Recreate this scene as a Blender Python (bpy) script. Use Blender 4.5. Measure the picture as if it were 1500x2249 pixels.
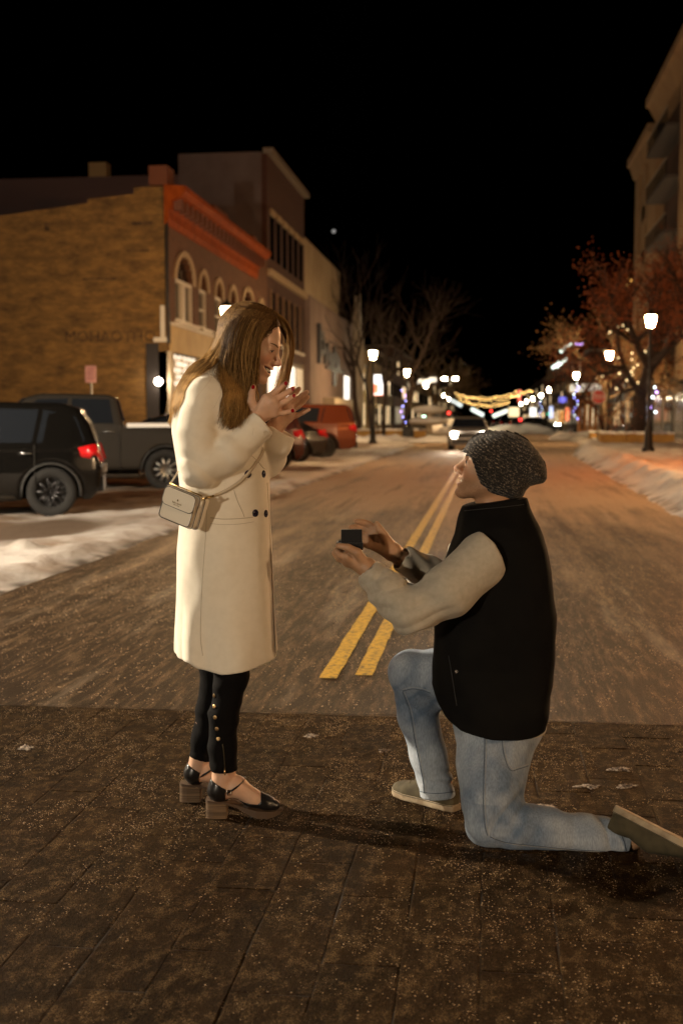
import bpy, bmesh, math, random
import numpy as np
from mathutils import Vector, Matrix
random.seed(7); RNG = np.random.default_rng(7)
for o in list(bpy.data.objects): bpy.data.objects.remove(o)
SC = bpy.context.scene
R = math.radians
# ------------------------------------------------------------------ camera
FPX = 2600.0                      # focal length in photo pixels (photo 1500 x 2249)
HC = 1.323                        # camera height
PIT = math.atan(202.5 / FPX)      # looks slightly down
YAW = math.atan(320.0 / FPX)      # road runs off to the right of the view axis
cd = bpy.data.cameras.new('camera'); cam = bpy.data.objects.new('camera', cd)
SC.collection.objects.link(cam); SC.camera = cam
cam.location = (0, 0, HC); cam.rotation_euler = (math.pi/2 - PIT, 0, YAW)
cd.sensor_fit = 'VERTICAL'; cd.sensor_height = 36.0; cd.sensor_width = 24.0
cd.lens = FPX / 2249.0 * 36.0
cd.clip_start = 0.05; cd.clip_end = 6000
cd.dof.use_dof = True; cd.dof.focus_distance = 3.86; cd.dof.aperture_fstop = 3.2; cd.dof.aperture_blades = 0
# ------------------------------------------------------------------ world, exposure
wd = bpy.data.worlds.new('World'); SC.world = wd; wd.use_nodes = True
bg = wd.node_tree.nodes['Background']
sky = wd.node_tree.nodes.new('ShaderNodeTexSky'); sky.sky_type = 'NISHITA'; sky.sun_disc = False
sky.sun_elevation = R(-8); sky.sun_rotation = R(200)
wd.node_tree.links.new(sky.outputs['Color'], bg.inputs['Color']); bg.inputs['Strength'].default_value = 0.05
sd = bpy.data.lights.new('moon', 'SUN'); moon = bpy.data.objects.new('moon', sd); SC.collection.objects.link(moon)
sd.energy = 0.012; sd.angle = R(0.5); sd.color = (1.0, 0.86, 0.7); moon.rotation_euler = (R(50), 0, R(-60)); moon.location = (0, 0, 60)
SC.view_settings.view_transform = 'Standard'; SC.view_settings.look = 'None'
SC.view_settings.exposure = 0.0; SC.view_settings.gamma = 1.0
SC.render.engine = 'CYCLES'
SC.cycles.use_denoising = True; SC.cycles.denoiser = 'OPENIMAGEDENOISE'
SC.cycles.sample_clamp_indirect = 3.0; SC.cycles.sample_clamp_direct = 0.0
SC.cycles.caustics_reflective = False; SC.cycles.caustics_refractive = False
SC.cycles.max_bounces = 6; SC.cycles.diffuse_bounces = 3; SC.cycles.glossy_bounces = 3; SC.cycles.transparent_max_bounces = 8
# ------------------------------------------------------------------ frames
CT, ST = math.cos(YAW), math.sin(YAW)
def c2w(p):                        # camera-aligned frame (right, depth, up) -> world
    p = np.asarray(p, float); r, d, z = p[..., 0], p[..., 1], p[..., 2]
    return np.stack([r*CT - d*ST, r*ST + d*CT, z], -1)
def C(px, py, d):                  # photo pixel at a depth -> camera-aligned frame
    u = (px - 750.0)/FPX; v = (py - 1124.5)/FPX
    h = math.cos(PIT) - v*math.sin(PIT); z = -math.sin(PIT) - v*math.cos(PIT)
    k = d/h
    return np.array([u*k, d, HC + z*k])
def W(px, py, d): return c2w(C(px, py, d))
def G(px, py, z=0.0):              # photo pixel -> world point on the plane of height z
    a = C(px, py, 1.0)-np.array([0, 0, HC]); return c2w(np.array([0, 0, HC])+a*((z-HC)/a[2]))
# ------------------------------------------------------------------ materials
MATS = {}
def hexc(r, g, b):
    f = lambda c: ((c/255+0.055)/1.055)**2.4 if c > 10 else c/255/12.92
    return (f(r), f(g), f(b), 1)
def mat(name, col, rough=0.6, metal=0.0, col2=None, scale=20.0, amt=0.5, bump=0.0, bscale=None, attr=None, sheen=0.0,
        coat=0.0, spec=0.5, emit=None, estr=0.0, trans=0.0, stretch=(1, 1, 1), detail=6.0, sss=0.0, bdist=0.01, lo=0.35, hi=0.65, world=False):
    if name in MATS: return MATS[name]
    m = bpy.data.materials.new(name); m.use_nodes = True; MATS[name] = m
    nt = m.node_tree; b = nt.nodes['Principled BSDF']
    b.inputs['Base Color'].default_value = (*col[:3], 1); b.inputs['Roughness'].default_value = rough
    b.inputs['Metallic'].default_value = metal; b.inputs['Specular IOR Level'].default_value = spec
    if sheen: b.inputs['Sheen Weight'].default_value = sheen; b.inputs['Sheen Roughness'].default_value = 0.5
    if coat: b.inputs['Coat Weight'].default_value = coat; b.inputs['Coat Roughness'].default_value = 0.08
    if trans: b.inputs['Transmission Weight'].default_value = trans
    if emit: b.inputs['Emission Color'].default_value = (*emit[:3], 1); b.inputs['Emission Strength'].default_value = estr
    if sss:
        b.inputs['Subsurface Weight'].default_value = sss; b.inputs['Subsurface Radius'].default_value = (1.0, 0.35, 0.18); b.inputs['Subsurface Scale'].default_value = 0.006
    tc = nt.nodes.new('ShaderNodeTexCoord'); mp = nt.nodes.new('ShaderNodeMapping'); mp.inputs['Scale'].default_value = stretch
    if world:
        ge = nt.nodes.new('ShaderNodeNewGeometry'); nt.links.new(ge.outputs['Position'], mp.inputs['Vector'])
    else: nt.links.new(tc.outputs['Object'], mp.inputs['Vector'])
    basecol = None
    if attr:
        a = nt.nodes.new('ShaderNodeVertexColor'); a.layer_name = attr; basecol = a.outputs['Color']
        nt.links.new(basecol, b.inputs['Base Color'])
    if col2 is not None:
        n = nt.nodes.new('ShaderNodeTexNoise'); n.inputs['Scale'].default_value = scale; n.inputs['Detail'].default_value = detail
        nt.links.new(mp.outputs[0], n.inputs['Vector'])
        rmp = nt.nodes.new('ShaderNodeMapRange'); rmp.inputs[1].default_value = lo; rmp.inputs[2].default_value = hi; rmp.inputs[4].default_value = amt*2 if amt < .5 else 1.0
        nt.links.new(n.outputs['Fac'], rmp.inputs[0])
        mx = nt.nodes.new('ShaderNodeMix'); mx.data_type = 'RGBA'
        nt.links.new(rmp.outputs[0], mx.inputs[0])
        mx.inputs[6].default_value = (*col[:3], 1); mx.inputs[7].default_value = (*col2[:3], 1)
        if basecol is not None:
            mx.blend_type = 'MULTIPLY'; nt.links.new(basecol, mx.inputs[6])
        nt.links.new(mx.outputs[2], b.inputs['Base Color'])
    if bump:
        n2 = nt.nodes.new('ShaderNodeTexNoise'); n2.inputs['Scale'].default_value = bscale or scale*4; n2.inputs['Detail'].default_value = 5
        nt.links.new(mp.outputs[0], n2.inputs['Vector'])
        bp = nt.nodes.new('ShaderNodeBump'); bp.inputs['Strength'].default_value = bump; bp.inputs['Distance'].default_value = bdist
        nt.links.new(n2.outputs['Fac'], bp.inputs['Height']); nt.links.new(bp.outputs[0], b.inputs['Normal'])
    return m
def emat(name, col, strength):
    if name in MATS: return MATS[name]
    m = bpy.data.materials.new(name); m.use_nodes = True; MATS[name] = m
    b = m.node_tree.nodes['Principled BSDF']; b.inputs['Base Color'].default_value = (0.8, 0.8, 0.8, 1)
    b.inputs['Emission Color'].default_value = (*col[:3], 1); b.inputs['Emission Strength'].default_value = strength
    return m
# ------------------------------------------------------------------ objects
COL = SC.collection
def put(o, parent=None):
    COL.objects.link(o)
    if parent is not None: o.parent = parent
    return o
def tag(o, label=None, cat=None, group=None, kind=None):
    if label: o['label'] = label
    if cat: o['category'] = cat
    if group: o['group'] = group
    if kind: o['kind'] = kind
    return o
def empty(name, loc=(0, 0, 0), rz=0.0, parent=None, **k):
    o = bpy.data.objects.new(name, None); o.location = tuple(float(x) for x in loc); o.rotation_euler = (0, 0, rz); o.empty_display_size = .1
    return tag(put(o, parent), **k)
def mk(name, V, F, m, parent=None, smooth=True, col=None, loc=None, rz=None, **k):
    me = bpy.data.meshes.new(name)
    V = np.asarray(V, dtype=np.float32)
    if isinstance(F, np.ndarray) and F.ndim == 2:
        n, w = F.shape
        me.vertices.add(len(V)); me.vertices.foreach_set('co', V.ravel())
        me.loops.add(n*w); me.loops.foreach_set('vertex_index', F.astype(np.int32).ravel())
        me.polygons.add(n); me.polygons.foreach_set('loop_start', np.arange(0, n*w, w, dtype=np.int32))
        me.update(calc_edges=True); me.validate()
    else:
        me.from_pydata([tuple(map(float, v)) for v in V], [], [tuple(int(i) for i in f) for f in F]); me.update()
    if smooth: me.polygons.foreach_set('use_smooth', np.ones(len(me.polygons), bool))
    if col is not None:
        a = me.color_attributes.new('Col', 'FLOAT_COLOR', 'POINT')
        cc = np.ones((len(V), 4), np.float32); cc[:, :3] = col; a.data.foreach_set('color', cc.ravel())
    if m is not None: me.materials.append(m)
    o = bpy.data.objects.new(name, me)
    if loc is not None: o.location = tuple(float(x) for x in loc)
    if rz is not None: o.rotation_euler = (0, 0, rz)
    return tag(put(o, parent), **k)
class MB:                          # collects simple solids into one mesh
    def __init__(s): s.v = []; s.f = []
    def add(s, V, F):
        b = len(s.v); s.v += [tuple(map(float, v)) for v in V]; s.f += [tuple(i+b for i in f) for f in F]; return s
    def box(s, lo, hi):
        x0, y0, z0 = lo; x1, y1, z1 = hi
        return s.add([(x0,y0,z0),(x1,y0,z0),(x1,y1,z0),(x0,y1,z0),(x0,y0,z1),(x1,y0,z1),(x1,y1,z1),(x0,y1,z1)],
                     [(3,2,1,0),(4,5,6,7),(0,1,5,4),(1,2,6,5),(2,3,7,6),(3,0,4,7)])
    def lathe(s, prof, n=16, c=(0, 0, 0), axis='z', ring=False):
        V = []; F = []
        for (r, h) in prof:
            for k in range(n):
                a = 2*math.pi*k/n; p = (r*math.cos(a), r*math.sin(a), h)
                if axis == 'y': p = (p[0], p[2], p[1])
                if axis == 'x': p = (p[2], p[0], p[1])
                V.append((p[0]+c[0], p[1]+c[1], p[2]+c[2]))
        M_ = len(prof)
        for i in range(M_ if ring else M_-1):
            for k in range(n):
                i2 = (i+1) % M_; q = (i*n+k, i*n+(k+1) % n, i2*n+(k+1) % n, i2*n+k); F.append(q if axis != 'y' else q[::-1])
        if ring: return s.add(V, F)
        a = tuple(range(n))[::-1]; bb = tuple(range((len(prof)-1)*n, len(prof)*n))
        F += [a, bb] if axis != 'y' else [a[::-1], bb[::-1]]
        return s.add(V, F)
    def tube(s, pts, rad, n=8):
        pts = [np.asarray(p, float) for p in pts]; rad = rad if hasattr(rad, '__len__') else [rad]*len(pts)
        V = []; F = []; up = np.array([0.13, 0.27, 0.95])
        for i, p in enumerate(pts):
            t = pts[min(i+1, len(pts)-1)] - pts[max(i-1, 0)]; t = t/(np.linalg.norm(t)+1e-9)
            if i == 0:
                u = np.cross(t, up); u /= np.linalg.norm(u)+1e-9
            else:
                u = u - t*np.dot(u, t); u /= np.linalg.norm(u)+1e-9
            w = np.cross(t, u)
            for k in range(n):
                a = 2*math.pi*k/n; V.append(p + rad[i]*(math.cos(a)*u + math.sin(a)*w))
        for i in range(len(pts)-1):
            for k in range(n): F.append((i*n+k, i*n+(k+1) % n, (i+1)*n+(k+1) % n, (i+1)*n+k))
        F += [tuple(range(n))[::-1], tuple(range((len(pts)-1)*n, len(pts)*n))]
        return s.add(V, F)
    def prism(s, poly, y0, y1):    # polygon in x,z extruded along y
        n = len(poly); V = [(x, y0, z) for x, z in poly] + [(x, y1, z) for x, z in poly]
        F = [tuple(range(n)), tuple(range(n, 2*n))[::-1]] + [(i, n+i, n+(i+1) % n, (i+1) % n) for i in range(n)]
        return s.add(V, F)
    def build(s, name, m, parent=None, smooth=False, **k):
        o = mk(name, s.v, s.f, m, parent, smooth, **k)
        bm = bmesh.new(); bm.from_mesh(o.data); bmesh.ops.recalc_face_normals(bm, faces=bm.faces); bm.to_mesh(o.data); bm.free()
        return o
def box(name, lo, hi, m, parent=None, **k): return MB().box(lo, hi).build(name, m, parent, **k)
def bevel(o, w, seg=2):
    bm = bmesh.new(); bm.from_mesh(o.data)
    bmesh.ops.bevel(bm, geom=list(bm.edges), offset=w, segments=seg, affect='EDGES', profile=0.6)
    bm.to_mesh(o.data); bm.free(); return o
def copy_tree(o, parent=None):
    c = o.copy(); COL.objects.link(c)
    if parent is not None:
        c.parent = parent
    for ch in list(o.children): copy_tree(ch, c)
    return c
# ------------------------------------------------------------------ implicit surfaces
def vnoise(p, seed=0):
    p = np.asarray(p, np.float32); i = np.floor(p).astype(np.int64); fr = p - i; fr = fr*fr*(3-2*fr)
    def h(ix, iy, iz):
        n = (ix*374761393 + iy*668265263 + iz*2147483647 + seed*1274126177) & 0xffffffff
        n = ((n ^ (n >> 13))*1274126177) & 0xffffffff
        return ((n ^ (n >> 16)) & 0xffff)/32767.5 - 1.0
    out = 0
    for dx in (0, 1):
        wx = fr[:, 0] if dx else 1-fr[:, 0]
        for dy in (0, 1):
            wy = fr[:, 1] if dy else 1-fr[:, 1]
            for dz in (0, 1):
                wz = fr[:, 2] if dz else 1-fr[:, 2]
                out = out + wx*wy*wz*h(i[:, 0]+dx, i[:, 1]+dy, i[:, 2]+dz)
    return out
def smin(a, b, k):
    h = np.maximum(k-np.abs(a-b), 0); return np.minimum(a, b)-h*h*(0.25/k)
def crs(x): return .9-1.8*np.abs(np.sin(x*.5))      # sharp inward creases
def smax(a, b, k): return -smin(-a, -b, k)
def cone(p, a, b, r1, r2):
    a = np.asarray(a, p.dtype); ab = np.asarray(b, p.dtype)-a; q = p-a; t = q@ab; t /= p.dtype.type(ab@ab+1e-12); np.clip(t, 0, 1, out=t)
    q -= t[:, None]*ab; return np.sqrt(np.einsum('ij,ij->i', q, q)) - (p.dtype.type(r1)+p.dtype.type(r2-r1)*t)
def chain(p, pts, rad, k=0.006):
    d = None
    for i in range(len(pts)-1):
        e = cone(p, pts[i], pts[i+1], rad[i], rad[i+1]); d = e if d is None else smin(d, e, k)
    return d
def ell(p, c, r, M=None):
    q = p-np.asarray(c)
    if M is not None: q = q@M
    r = np.asarray(r); k0 = np.linalg.norm(q/r, axis=1); k1 = np.linalg.norm(q/(r*r), axis=1)
    return k0*(k0-1)/(k1+1e-9)
def loft(p, tab, n=2.3, cap=True):
    # tab rows: z, xc, yc, a, b (ascending z)
    T = np.asarray(tab, float); z = p[:, 2]
    g = lambda j: np.interp(z, T[:, 0], T[:, j])
    x = np.abs(p[:, 0]-g(1))/g(3); y = np.abs(p[:, 1]-g(2))/g(4)
    d = ((x**n+y**n+1e-9)**(1/n)-1)*np.minimum(g(3), g(4))
    if cap: d = smax(d, np.maximum(T[0, 0]-z, z-T[-1, 0]), 0.01)
    return d
def axis_grid(lo, hi, *zones):      # zones: (from, step); non-uniform axis
    out = [lo]; zs = list(zones)
    while out[-1] < hi:
        st = [s for f0, s in zs if out[-1] >= f0][-1]; out.append(out[-1]+st)
    return np.array(out)
def surf(fn, xs, ys, zs, block=12, margin=1.5):
    nx, ny, nz = len(xs), len(ys), len(zs)
    F = np.full((nx, ny, nz), 1.0, np.float32)
    bi = [np.arange(0, n, block) for n in (nx, ny, nz)]
    cen = []; idx = []; rad = []
    for i in bi[0]:
        for j in bi[1]:
            for k in bi[2]:
                a = (xs[i], xs[min(i+block, nx-1)]); b = (ys[j], ys[min(j+block, ny-1)]); c = (zs[k], zs[min(k+block, nz-1)])
                cen.append(((a[0]+a[1])/2, (b[0]+b[1])/2, (c[0]+c[1])/2)); idx.append((i, j, k))
                rad.append(0.5*math.sqrt((a[1]-a[0])**2+(b[1]-b[0])**2+(c[1]-c[0])**2))
    cen = np.array(cen); dv = fn(cen)
    act = np.where(np.abs(dv) < np.array(rad)*margin+1e-4)[0]
    for q in np.where(dv <= 0)[0]:
        i, j, k = idx[q]; F[i:i+block, j:j+block, k:k+block] = -1.0
    for s in range(0, len(act), 150):
        pts = []; sl = []
        for q in act[s:s+150]:
            i, j, k = idx[q]; X, Y, Z = xs[i:i+block], ys[j:j+block], zs[k:k+block]
            g = np.stack(np.meshgrid(X, Y, Z, indexing='ij'), -1).astype(np.float32); pts.append(g.reshape(-1, 3)); sl.append((i, j, k, g.shape[:3]))
        v = fn(np.concatenate(pts)); o = 0
        for (i, j, k, sh) in sl:
            n = sh[0]*sh[1]*sh[2]; F[i:i+sh[0], j:j+sh[1], k:k+sh[2]] = v[o:o+n].reshape(sh); o += n
    S = F < 0
    c = np.zeros((nx-1, ny-1, nz-1), np.uint8)
    for dx in (0, 1):
        for dy in (0, 1):
            for dz in (0, 1): c += S[dx:nx-1+dx, dy:ny-1+dy, dz:nz-1+dz]
    A = np.argwhere((c > 0) & (c < 8)); ID = np.full(c.shape, -1, np.int64); ID[tuple(A.T)] = np.arange(len(A))
    acc = np.zeros((len(A), 3)); cnt = np.zeros(len(A)); G = (xs, ys, zs)
    for ax in range(3):
        o1, o2 = [a for a in range(3) if a != ax]
        for u in (0, 1):
            for w in (0, 1):
                a = A.copy(); a[:, o1] += u; a[:, o2] += w; b = a.copy(); b[:, ax] += 1
                fa = F[tuple(a.T)]; fb = F[tuple(b.T)]; m = (fa < 0) != (fb < 0)
                t = fa[m]/(fa[m]-fb[m])
                P = np.zeros((m.sum(), 3)); am = a[m]
                P[:, ax] = G[ax][am[:, ax]]*(1-t)+G[ax][am[:, ax]+1]*t
                P[:, o1] = G[o1][am[:, o1]]; P[:, o2] = G[o2][am[:, o2]]
                acc[m] += P; cnt[m] += 1
    V = acc/cnt[:, None]; Q = []
    for ax in range(3):
        o1, o2 = (ax+1) % 3, (ax+2) % 3
        a = [slice(None)]*3; b = [slice(None)]*3; a[ax] = slice(0, -1); b[ax] = slice(1, None)
        E = np.argwhere(S[tuple(a)] != S[tuple(b)])
        E = E[(E[:, o1] > 0) & (E[:, o2] > 0) & (E[:, o1] < F.shape[o1]-1) & (E[:, o2] < F.shape[o2]-1)]
        ins = S[tuple(E.T)]
        def idd(du, dw):
            e = E.copy(); e[:, o1] -= du; e[:, o2] -= dw; return ID[tuple(e.T)]
        q = np.stack([idd(1, 1), idd(0, 1), idd(0, 0), idd(1, 0)], 1)
        q[~ins] = q[~ins][:, ::-1]; Q.append(q)
    return V, np.concatenate(Q)
GR = lambda lo, hi, s: np.arange(lo, hi, s)
def hit(fn, px, py, d0=3.2, d1=4.6):  # where the view ray through a photo pixel first meets a surface
    a = C(px, py, 1.0); o = np.array([0, 0, HC]); a = a-o
    for n in (90, 40):
        D = np.linspace(d0, d1, n); v = fn(o+D[:, None]*a); k = np.where(v < 0)[0]
        if len(k) == 0: return None
        k = max(k[0], 1); d0, d1 = D[k-1], D[k]
    t = v[k-1]/(v[k-1]-v[k]+1e-12); return o+(d0+(d1-d0)*t)*a
def grad(fn, p, e=0.002):
    p = np.asarray(p); v = fn(np.concatenate([p+np.eye(3)*e, p-np.eye(3)*e])); g = v[:3]-v[3:]; return g/(np.linalg.norm(g)+1e-9)
def catmull(P, n=6):
    P = np.asarray(P, float); Q = np.vstack([2*P[0]-P[1], P, 2*P[-1]-P[-2]]); out = []
    for i in range(1, len(Q)-2):
        for t in np.linspace(0, 1, n, endpoint=False):
            out.append(0.5*((2*Q[i])+(-Q[i-1]+Q[i+1])*t+(2*Q[i-1]-5*Q[i]+4*Q[i+1]-Q[i+2])*t*t+(-Q[i-1]+3*Q[i]-3*Q[i+1]+Q[i+2])*t**3))
    out.append(Q[-2]); return np.array(out)
def ptext(name, s, size, origin, U, Vv, m, par, extr=.0003, align='CENTER', font=None):
    cu = bpy.data.curves.new(name, 'FONT'); cu.body = s; cu.size = size; cu.extrude = extr; cu.align_x = align; cu.align_y = 'CENTER'; cu.resolution_u = 2
    t = bpy.data.objects.new('tmp_text', cu); COL.objects.link(t); dg = bpy.context.evaluated_depsgraph_get(); me = bpy.data.meshes.new_from_object(t.evaluated_get(dg))
    bpy.data.objects.remove(t)
    U = Vector(U).normalized(); Vv = Vector(Vv); Vv = (Vv-U*Vv.dot(U)).normalized(); N = U.cross(Vv)
    for v in me.vertices: p = v.co.copy(); v.co = Vector(origin)+U*p.x+Vv*p.y+N*p.z
    me.materials.clear(); me.materials.append(m); o = bpy.data.objects.new(name, me); return put(o, par)
# =================================================================== setting: ground, road, crosswalk, snow
def nodes_of(m): return m.node_tree.nodes, m.node_tree.links
def road_mat():
    m = bpy.data.materials.new('road_surface'); m.use_nodes = True; N, L = nodes_of(m); b = N['Principled BSDF']
    g = N.new('ShaderNodeNewGeometry'); sep = N.new('ShaderNodeSeparateXYZ'); L.new(g.outputs['Position'], sep.inputs[0])
    def noise(scale, stretch, det=6, rough=.6):
        mp = N.new('ShaderNodeMapping'); mp.inputs['Scale'].default_value = stretch; L.new(g.outputs['Position'], mp.inputs[0])
        n = N.new('ShaderNodeTexNoise'); n.inputs['Scale'].default_value = scale; n.inputs['Detail'].default_value = det; n.inputs['Roughness'].default_value = rough; L.new(mp.outputs[0], n.inputs['Vector']); return n.outputs['Fac']
    def math_(op, a, b_=None, v=None):
        n = N.new('ShaderNodeMath'); n.operation = op; n.use_clamp = False
        for k, x in enumerate((a, b_)):
            if x is None: continue
            if isinstance(x, (int, float)): n.inputs[k].default_value = x
            else: L.new(x, n.inputs[k])
        return n.outputs[0]
    def rng(x, a, b_, c, d):
        n = N.new('ShaderNodeMapRange'); n.inputs[1].default_value = a; n.inputs[2].default_value = b_; n.inputs[3].default_value = c; n.inputs[4].default_value = d; L.new(x, n.inputs[0]); return n.outputs[0]
    def mix(f, c1, c2):
        n = N.new('ShaderNodeMix'); n.data_type = 'RGBA'; L.new(f, n.inputs[0])
        for k, c in ((6, c1), (7, c2)):
            if isinstance(c, tuple): n.inputs[k].default_value = (*c, 1)
            else: L.new(c, n.inputs[k])
        return n.outputs[2]
    st = noise(1.0, (2.6, .16, 1), 6, .65); bl = noise(.55, (1, .5, 1), 7, .7); fi = noise(38, (1, .7, 1), 5, .7); gr = noise(160, (1, 1, 1), 3, .6)
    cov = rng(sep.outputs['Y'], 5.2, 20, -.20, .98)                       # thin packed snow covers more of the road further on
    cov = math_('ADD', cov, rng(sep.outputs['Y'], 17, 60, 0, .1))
    # wheel tracks swept cleaner
    tr = math_('ABSOLUTE', math_('ADD', sep.outputs['X'], 2.05)); tr = math_('ABSOLUTE', math_('ADD', tr, -.75)); tk = rng(tr, .08, .45, -.14, 0.03)
    cov = math_('ADD', cov, tk)
    v = math_('ADD', math_('MULTIPLY', math_('ADD', st, -.5), 1.9), math_('MULTIPLY', math_('ADD', bl, -.5), 1.3))
    v = math_('ADD', v, math_('MULTIPLY', math_('ADD', fi, -.5), 1.25))
    f = math_('ADD', cov, v); f = rng(f, .18, .95, 0, 1)
    asp = mix(rng(gr, .35, .65, 0, 1), (.015, .0088, .0048), (.046, .029, .0165))
    dust = mix(rng(fi, .3, .7, 0, 1), (.19, .125, .072), (.40, .285, .185))
    sk = noise(7, (3.0, .35, 1), 7, .75); sp_ = noise(240, (1, .6, 1), 2, .5)
    c = mix(f, asp, dust); c = mix(math_('MULTIPLY', rng(sk, .48, .66, 0, 1), rng(sp_, .46, .6, 0, .9)), c, (.34, .22, .12)); c = mix(rng(noise(.8, (3, .12, 1), 6, .7), .56, .66, 0, .55), c, (.028, .018, .011)); c = mix(rng(noise(1.0, (2.2, .2, 1), 8, .75), .54, .66, 0, .30), c, (.40, .31, .22)); L.new(c, b.inputs['Base Color'])
    L.new(rng(f, 0, 1, .55, .9), b.inputs['Roughness']); b.inputs['Specular IOR Level'].default_value = .06
    bp = N.new('ShaderNodeBump'); bp.inputs['Strength'].default_value = .7; bp.inputs['Distance'].default_value = .012
    h = math_('ADD', math_('MULTIPLY', fi, .6), math_('MULTIPLY', gr, .5)); L.new(h, bp.inputs['Height']); L.new(bp.outputs[0], b.inputs['Normal'])
    return m
far = mat('far_snowy_ground', (.34, .30, .27), .9, col2=(.16, .12, .09), scale=.2, world=True)
mk('ground', [(-700, -60, -.03), (700, -60, -.03), (700, 2500, -.03), (-700, 2500, -.03)], [(0, 1, 2, 3)], far, smooth=False, kind='structure')
rv = []; rf = []
for i, y in enumerate([5.2, 12, 20, 30, 45, 60, 90, 140, 220, 400, 900]):
    xr = float(np.interp(y, [0, 16, 30, 56, 75, 900], [3.0, 3.1, 3.4, 4.8, 5.2, 6.5])); xl = float(np.interp(y, [0, 60, 75, 900], [-4.4, -4.4, -5.5, -6.5])); rv += [(xl, y, 0), (xr, y, 0)]
    if i: rf.append((2*i-2, 2*i-1, 2*i+1, 2*i))
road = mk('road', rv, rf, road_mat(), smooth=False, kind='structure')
yel = mat('worn_yellow_paint', (.50, .285, .02), .6, col2=(.10, .065, .025), scale=30, amt=.5, detail=10, lo=.46, hi=.66, world=True, bump=.3, bscale=60)
for x, y0 in ((-.80, 5.93), (-.625, 6.02)):
    V = []; F = []; ys_ = np.concatenate([np.arange(y0, 30, .12), np.linspace(30, 200, 60)])
    for k, y in enumerate(ys_):
        j = RNG.normal()*.003; V += [(x-.046+j, y, .004), (x+.046+RNG.normal()*.003, y, .004)]
        if k: F.append((2*k-2, 2*k-1, 2*k+1, 2*k))
    mk('lane_marking', V, F, yel, road, smooth=False)
# crosswalk of large stamped pavers
bedm = mat('joint_bed', (.014, .009, .005), .95, col2=(.03, .019, .010), scale=60, world=True)
cwk = mk('crosswalk', [(-11, -14, -.0027), (12, -14, -.0027), (12, 5.2, -.0027), (-11, 5.2, -.0027)], [(0, 1, 2, 3)], bedm, smooth=False, kind='structure')
def paver_mat():
    m = bpy.data.materials.new('paver_stone'); m.use_nodes = True; N, L = nodes_of(m); p = N['Principled BSDF']; p.inputs['Roughness'].default_value = .70; p.inputs['Specular IOR Level'].default_value = .03
    g = N.new('ShaderNodeNewGeometry'); oi = N.new('ShaderNodeObjectInfo')
    def noise(sc, st, det=6, ro=.6):
        mp = N.new('ShaderNodeMapping'); mp.inputs['Scale'].default_value = st; L.new(g.outputs['Position'], mp.inputs[0]); n = N.new('ShaderNodeTexNoise'); n.inputs['Scale'].default_value = sc; n.inputs['Detail'].default_value = det; n.inputs['Roughness'].default_value = ro; L.new(mp.outputs[0], n.inputs['Vector']); return n.outputs['Fac']
    def rng(x, a, b_, c, d):
        n = N.new('ShaderNodeMapRange'); n.inputs[1].default_value = a; n.inputs[2].default_value = b_; n.inputs[3].default_value = c; n.inputs[4].default_value = d; L.new(x, n.inputs[0]); return n.outputs[0]
    def mix(f, a, b_):
        n = N.new('ShaderNodeMix'); n.data_type = 'RGBA'; L.new(f, n.inputs[0])
        for k, c in ((6, a), (7, b_)):
            if isinstance(c, tuple): n.inputs[k].default_value = (*c, 1)
            else: L.new(c, n.inputs[k])
        return n.outputs[2]
    def mul(a, b_):
        n = N.new('ShaderNodeMath'); n.operation = 'MULTIPLY'; L.new(a, n.inputs[0])
        if isinstance(b_, float): n.inputs[1].default_value = b_
        else: L.new(b_, n.inputs[1])
        return n.outputs[0]
    big = noise(5, (1.2, .8, 1), 8, .65); fine = noise(120, (1, .8, 1), 6, .7); spk = noise(330, (1, .7, 1), 2, .5); strk = noise(16, (1.25, .8, 1), 8, .75); band = noise(1.1, (1, .6, 1), 5, .6)
    c = mix(rng(big, .35, .68, 0, 1), (.0065, .0031, .0009), (.021, .0102, .0031))
    c = mix(mul(rng(fine, .40, .70, 0, .75), rng(band, .35, .65, .4, 1.0)), c, (.052, .0275, .0095))
    c = mix(mul(rng(strk, .48, .66, 0, 1), rng(spk, .45, .60, 0, .95)), c, (.20, .125, .055))
    h = N.new('ShaderNodeHueSaturation'); L.new(rng(oi.outputs['Random'], 0, 1, .84, 1.16), h.inputs['Value']); L.new(c, h.inputs['Color']); L.new(h.outputs[0], p.inputs['Base Color'])
    a = N.new('ShaderNodeMath'); a.operation = 'ADD'; L.new(mul(fine, 1.0), a.inputs[0]); L.new(mul(strk, .8), a.inputs[1])
    bp = N.new('ShaderNodeBump'); bp.inputs['Strength'].default_value = 1.0; bp.inputs['Distance'].default_value = .007; L.new(a.outputs[0], bp.inputs['Height']); L.new(bp.outputs[0], p.inputs['Normal'])
    return m
pvm = paver_mat()
PW, PL, JT = .192, .405, .0032
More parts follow.
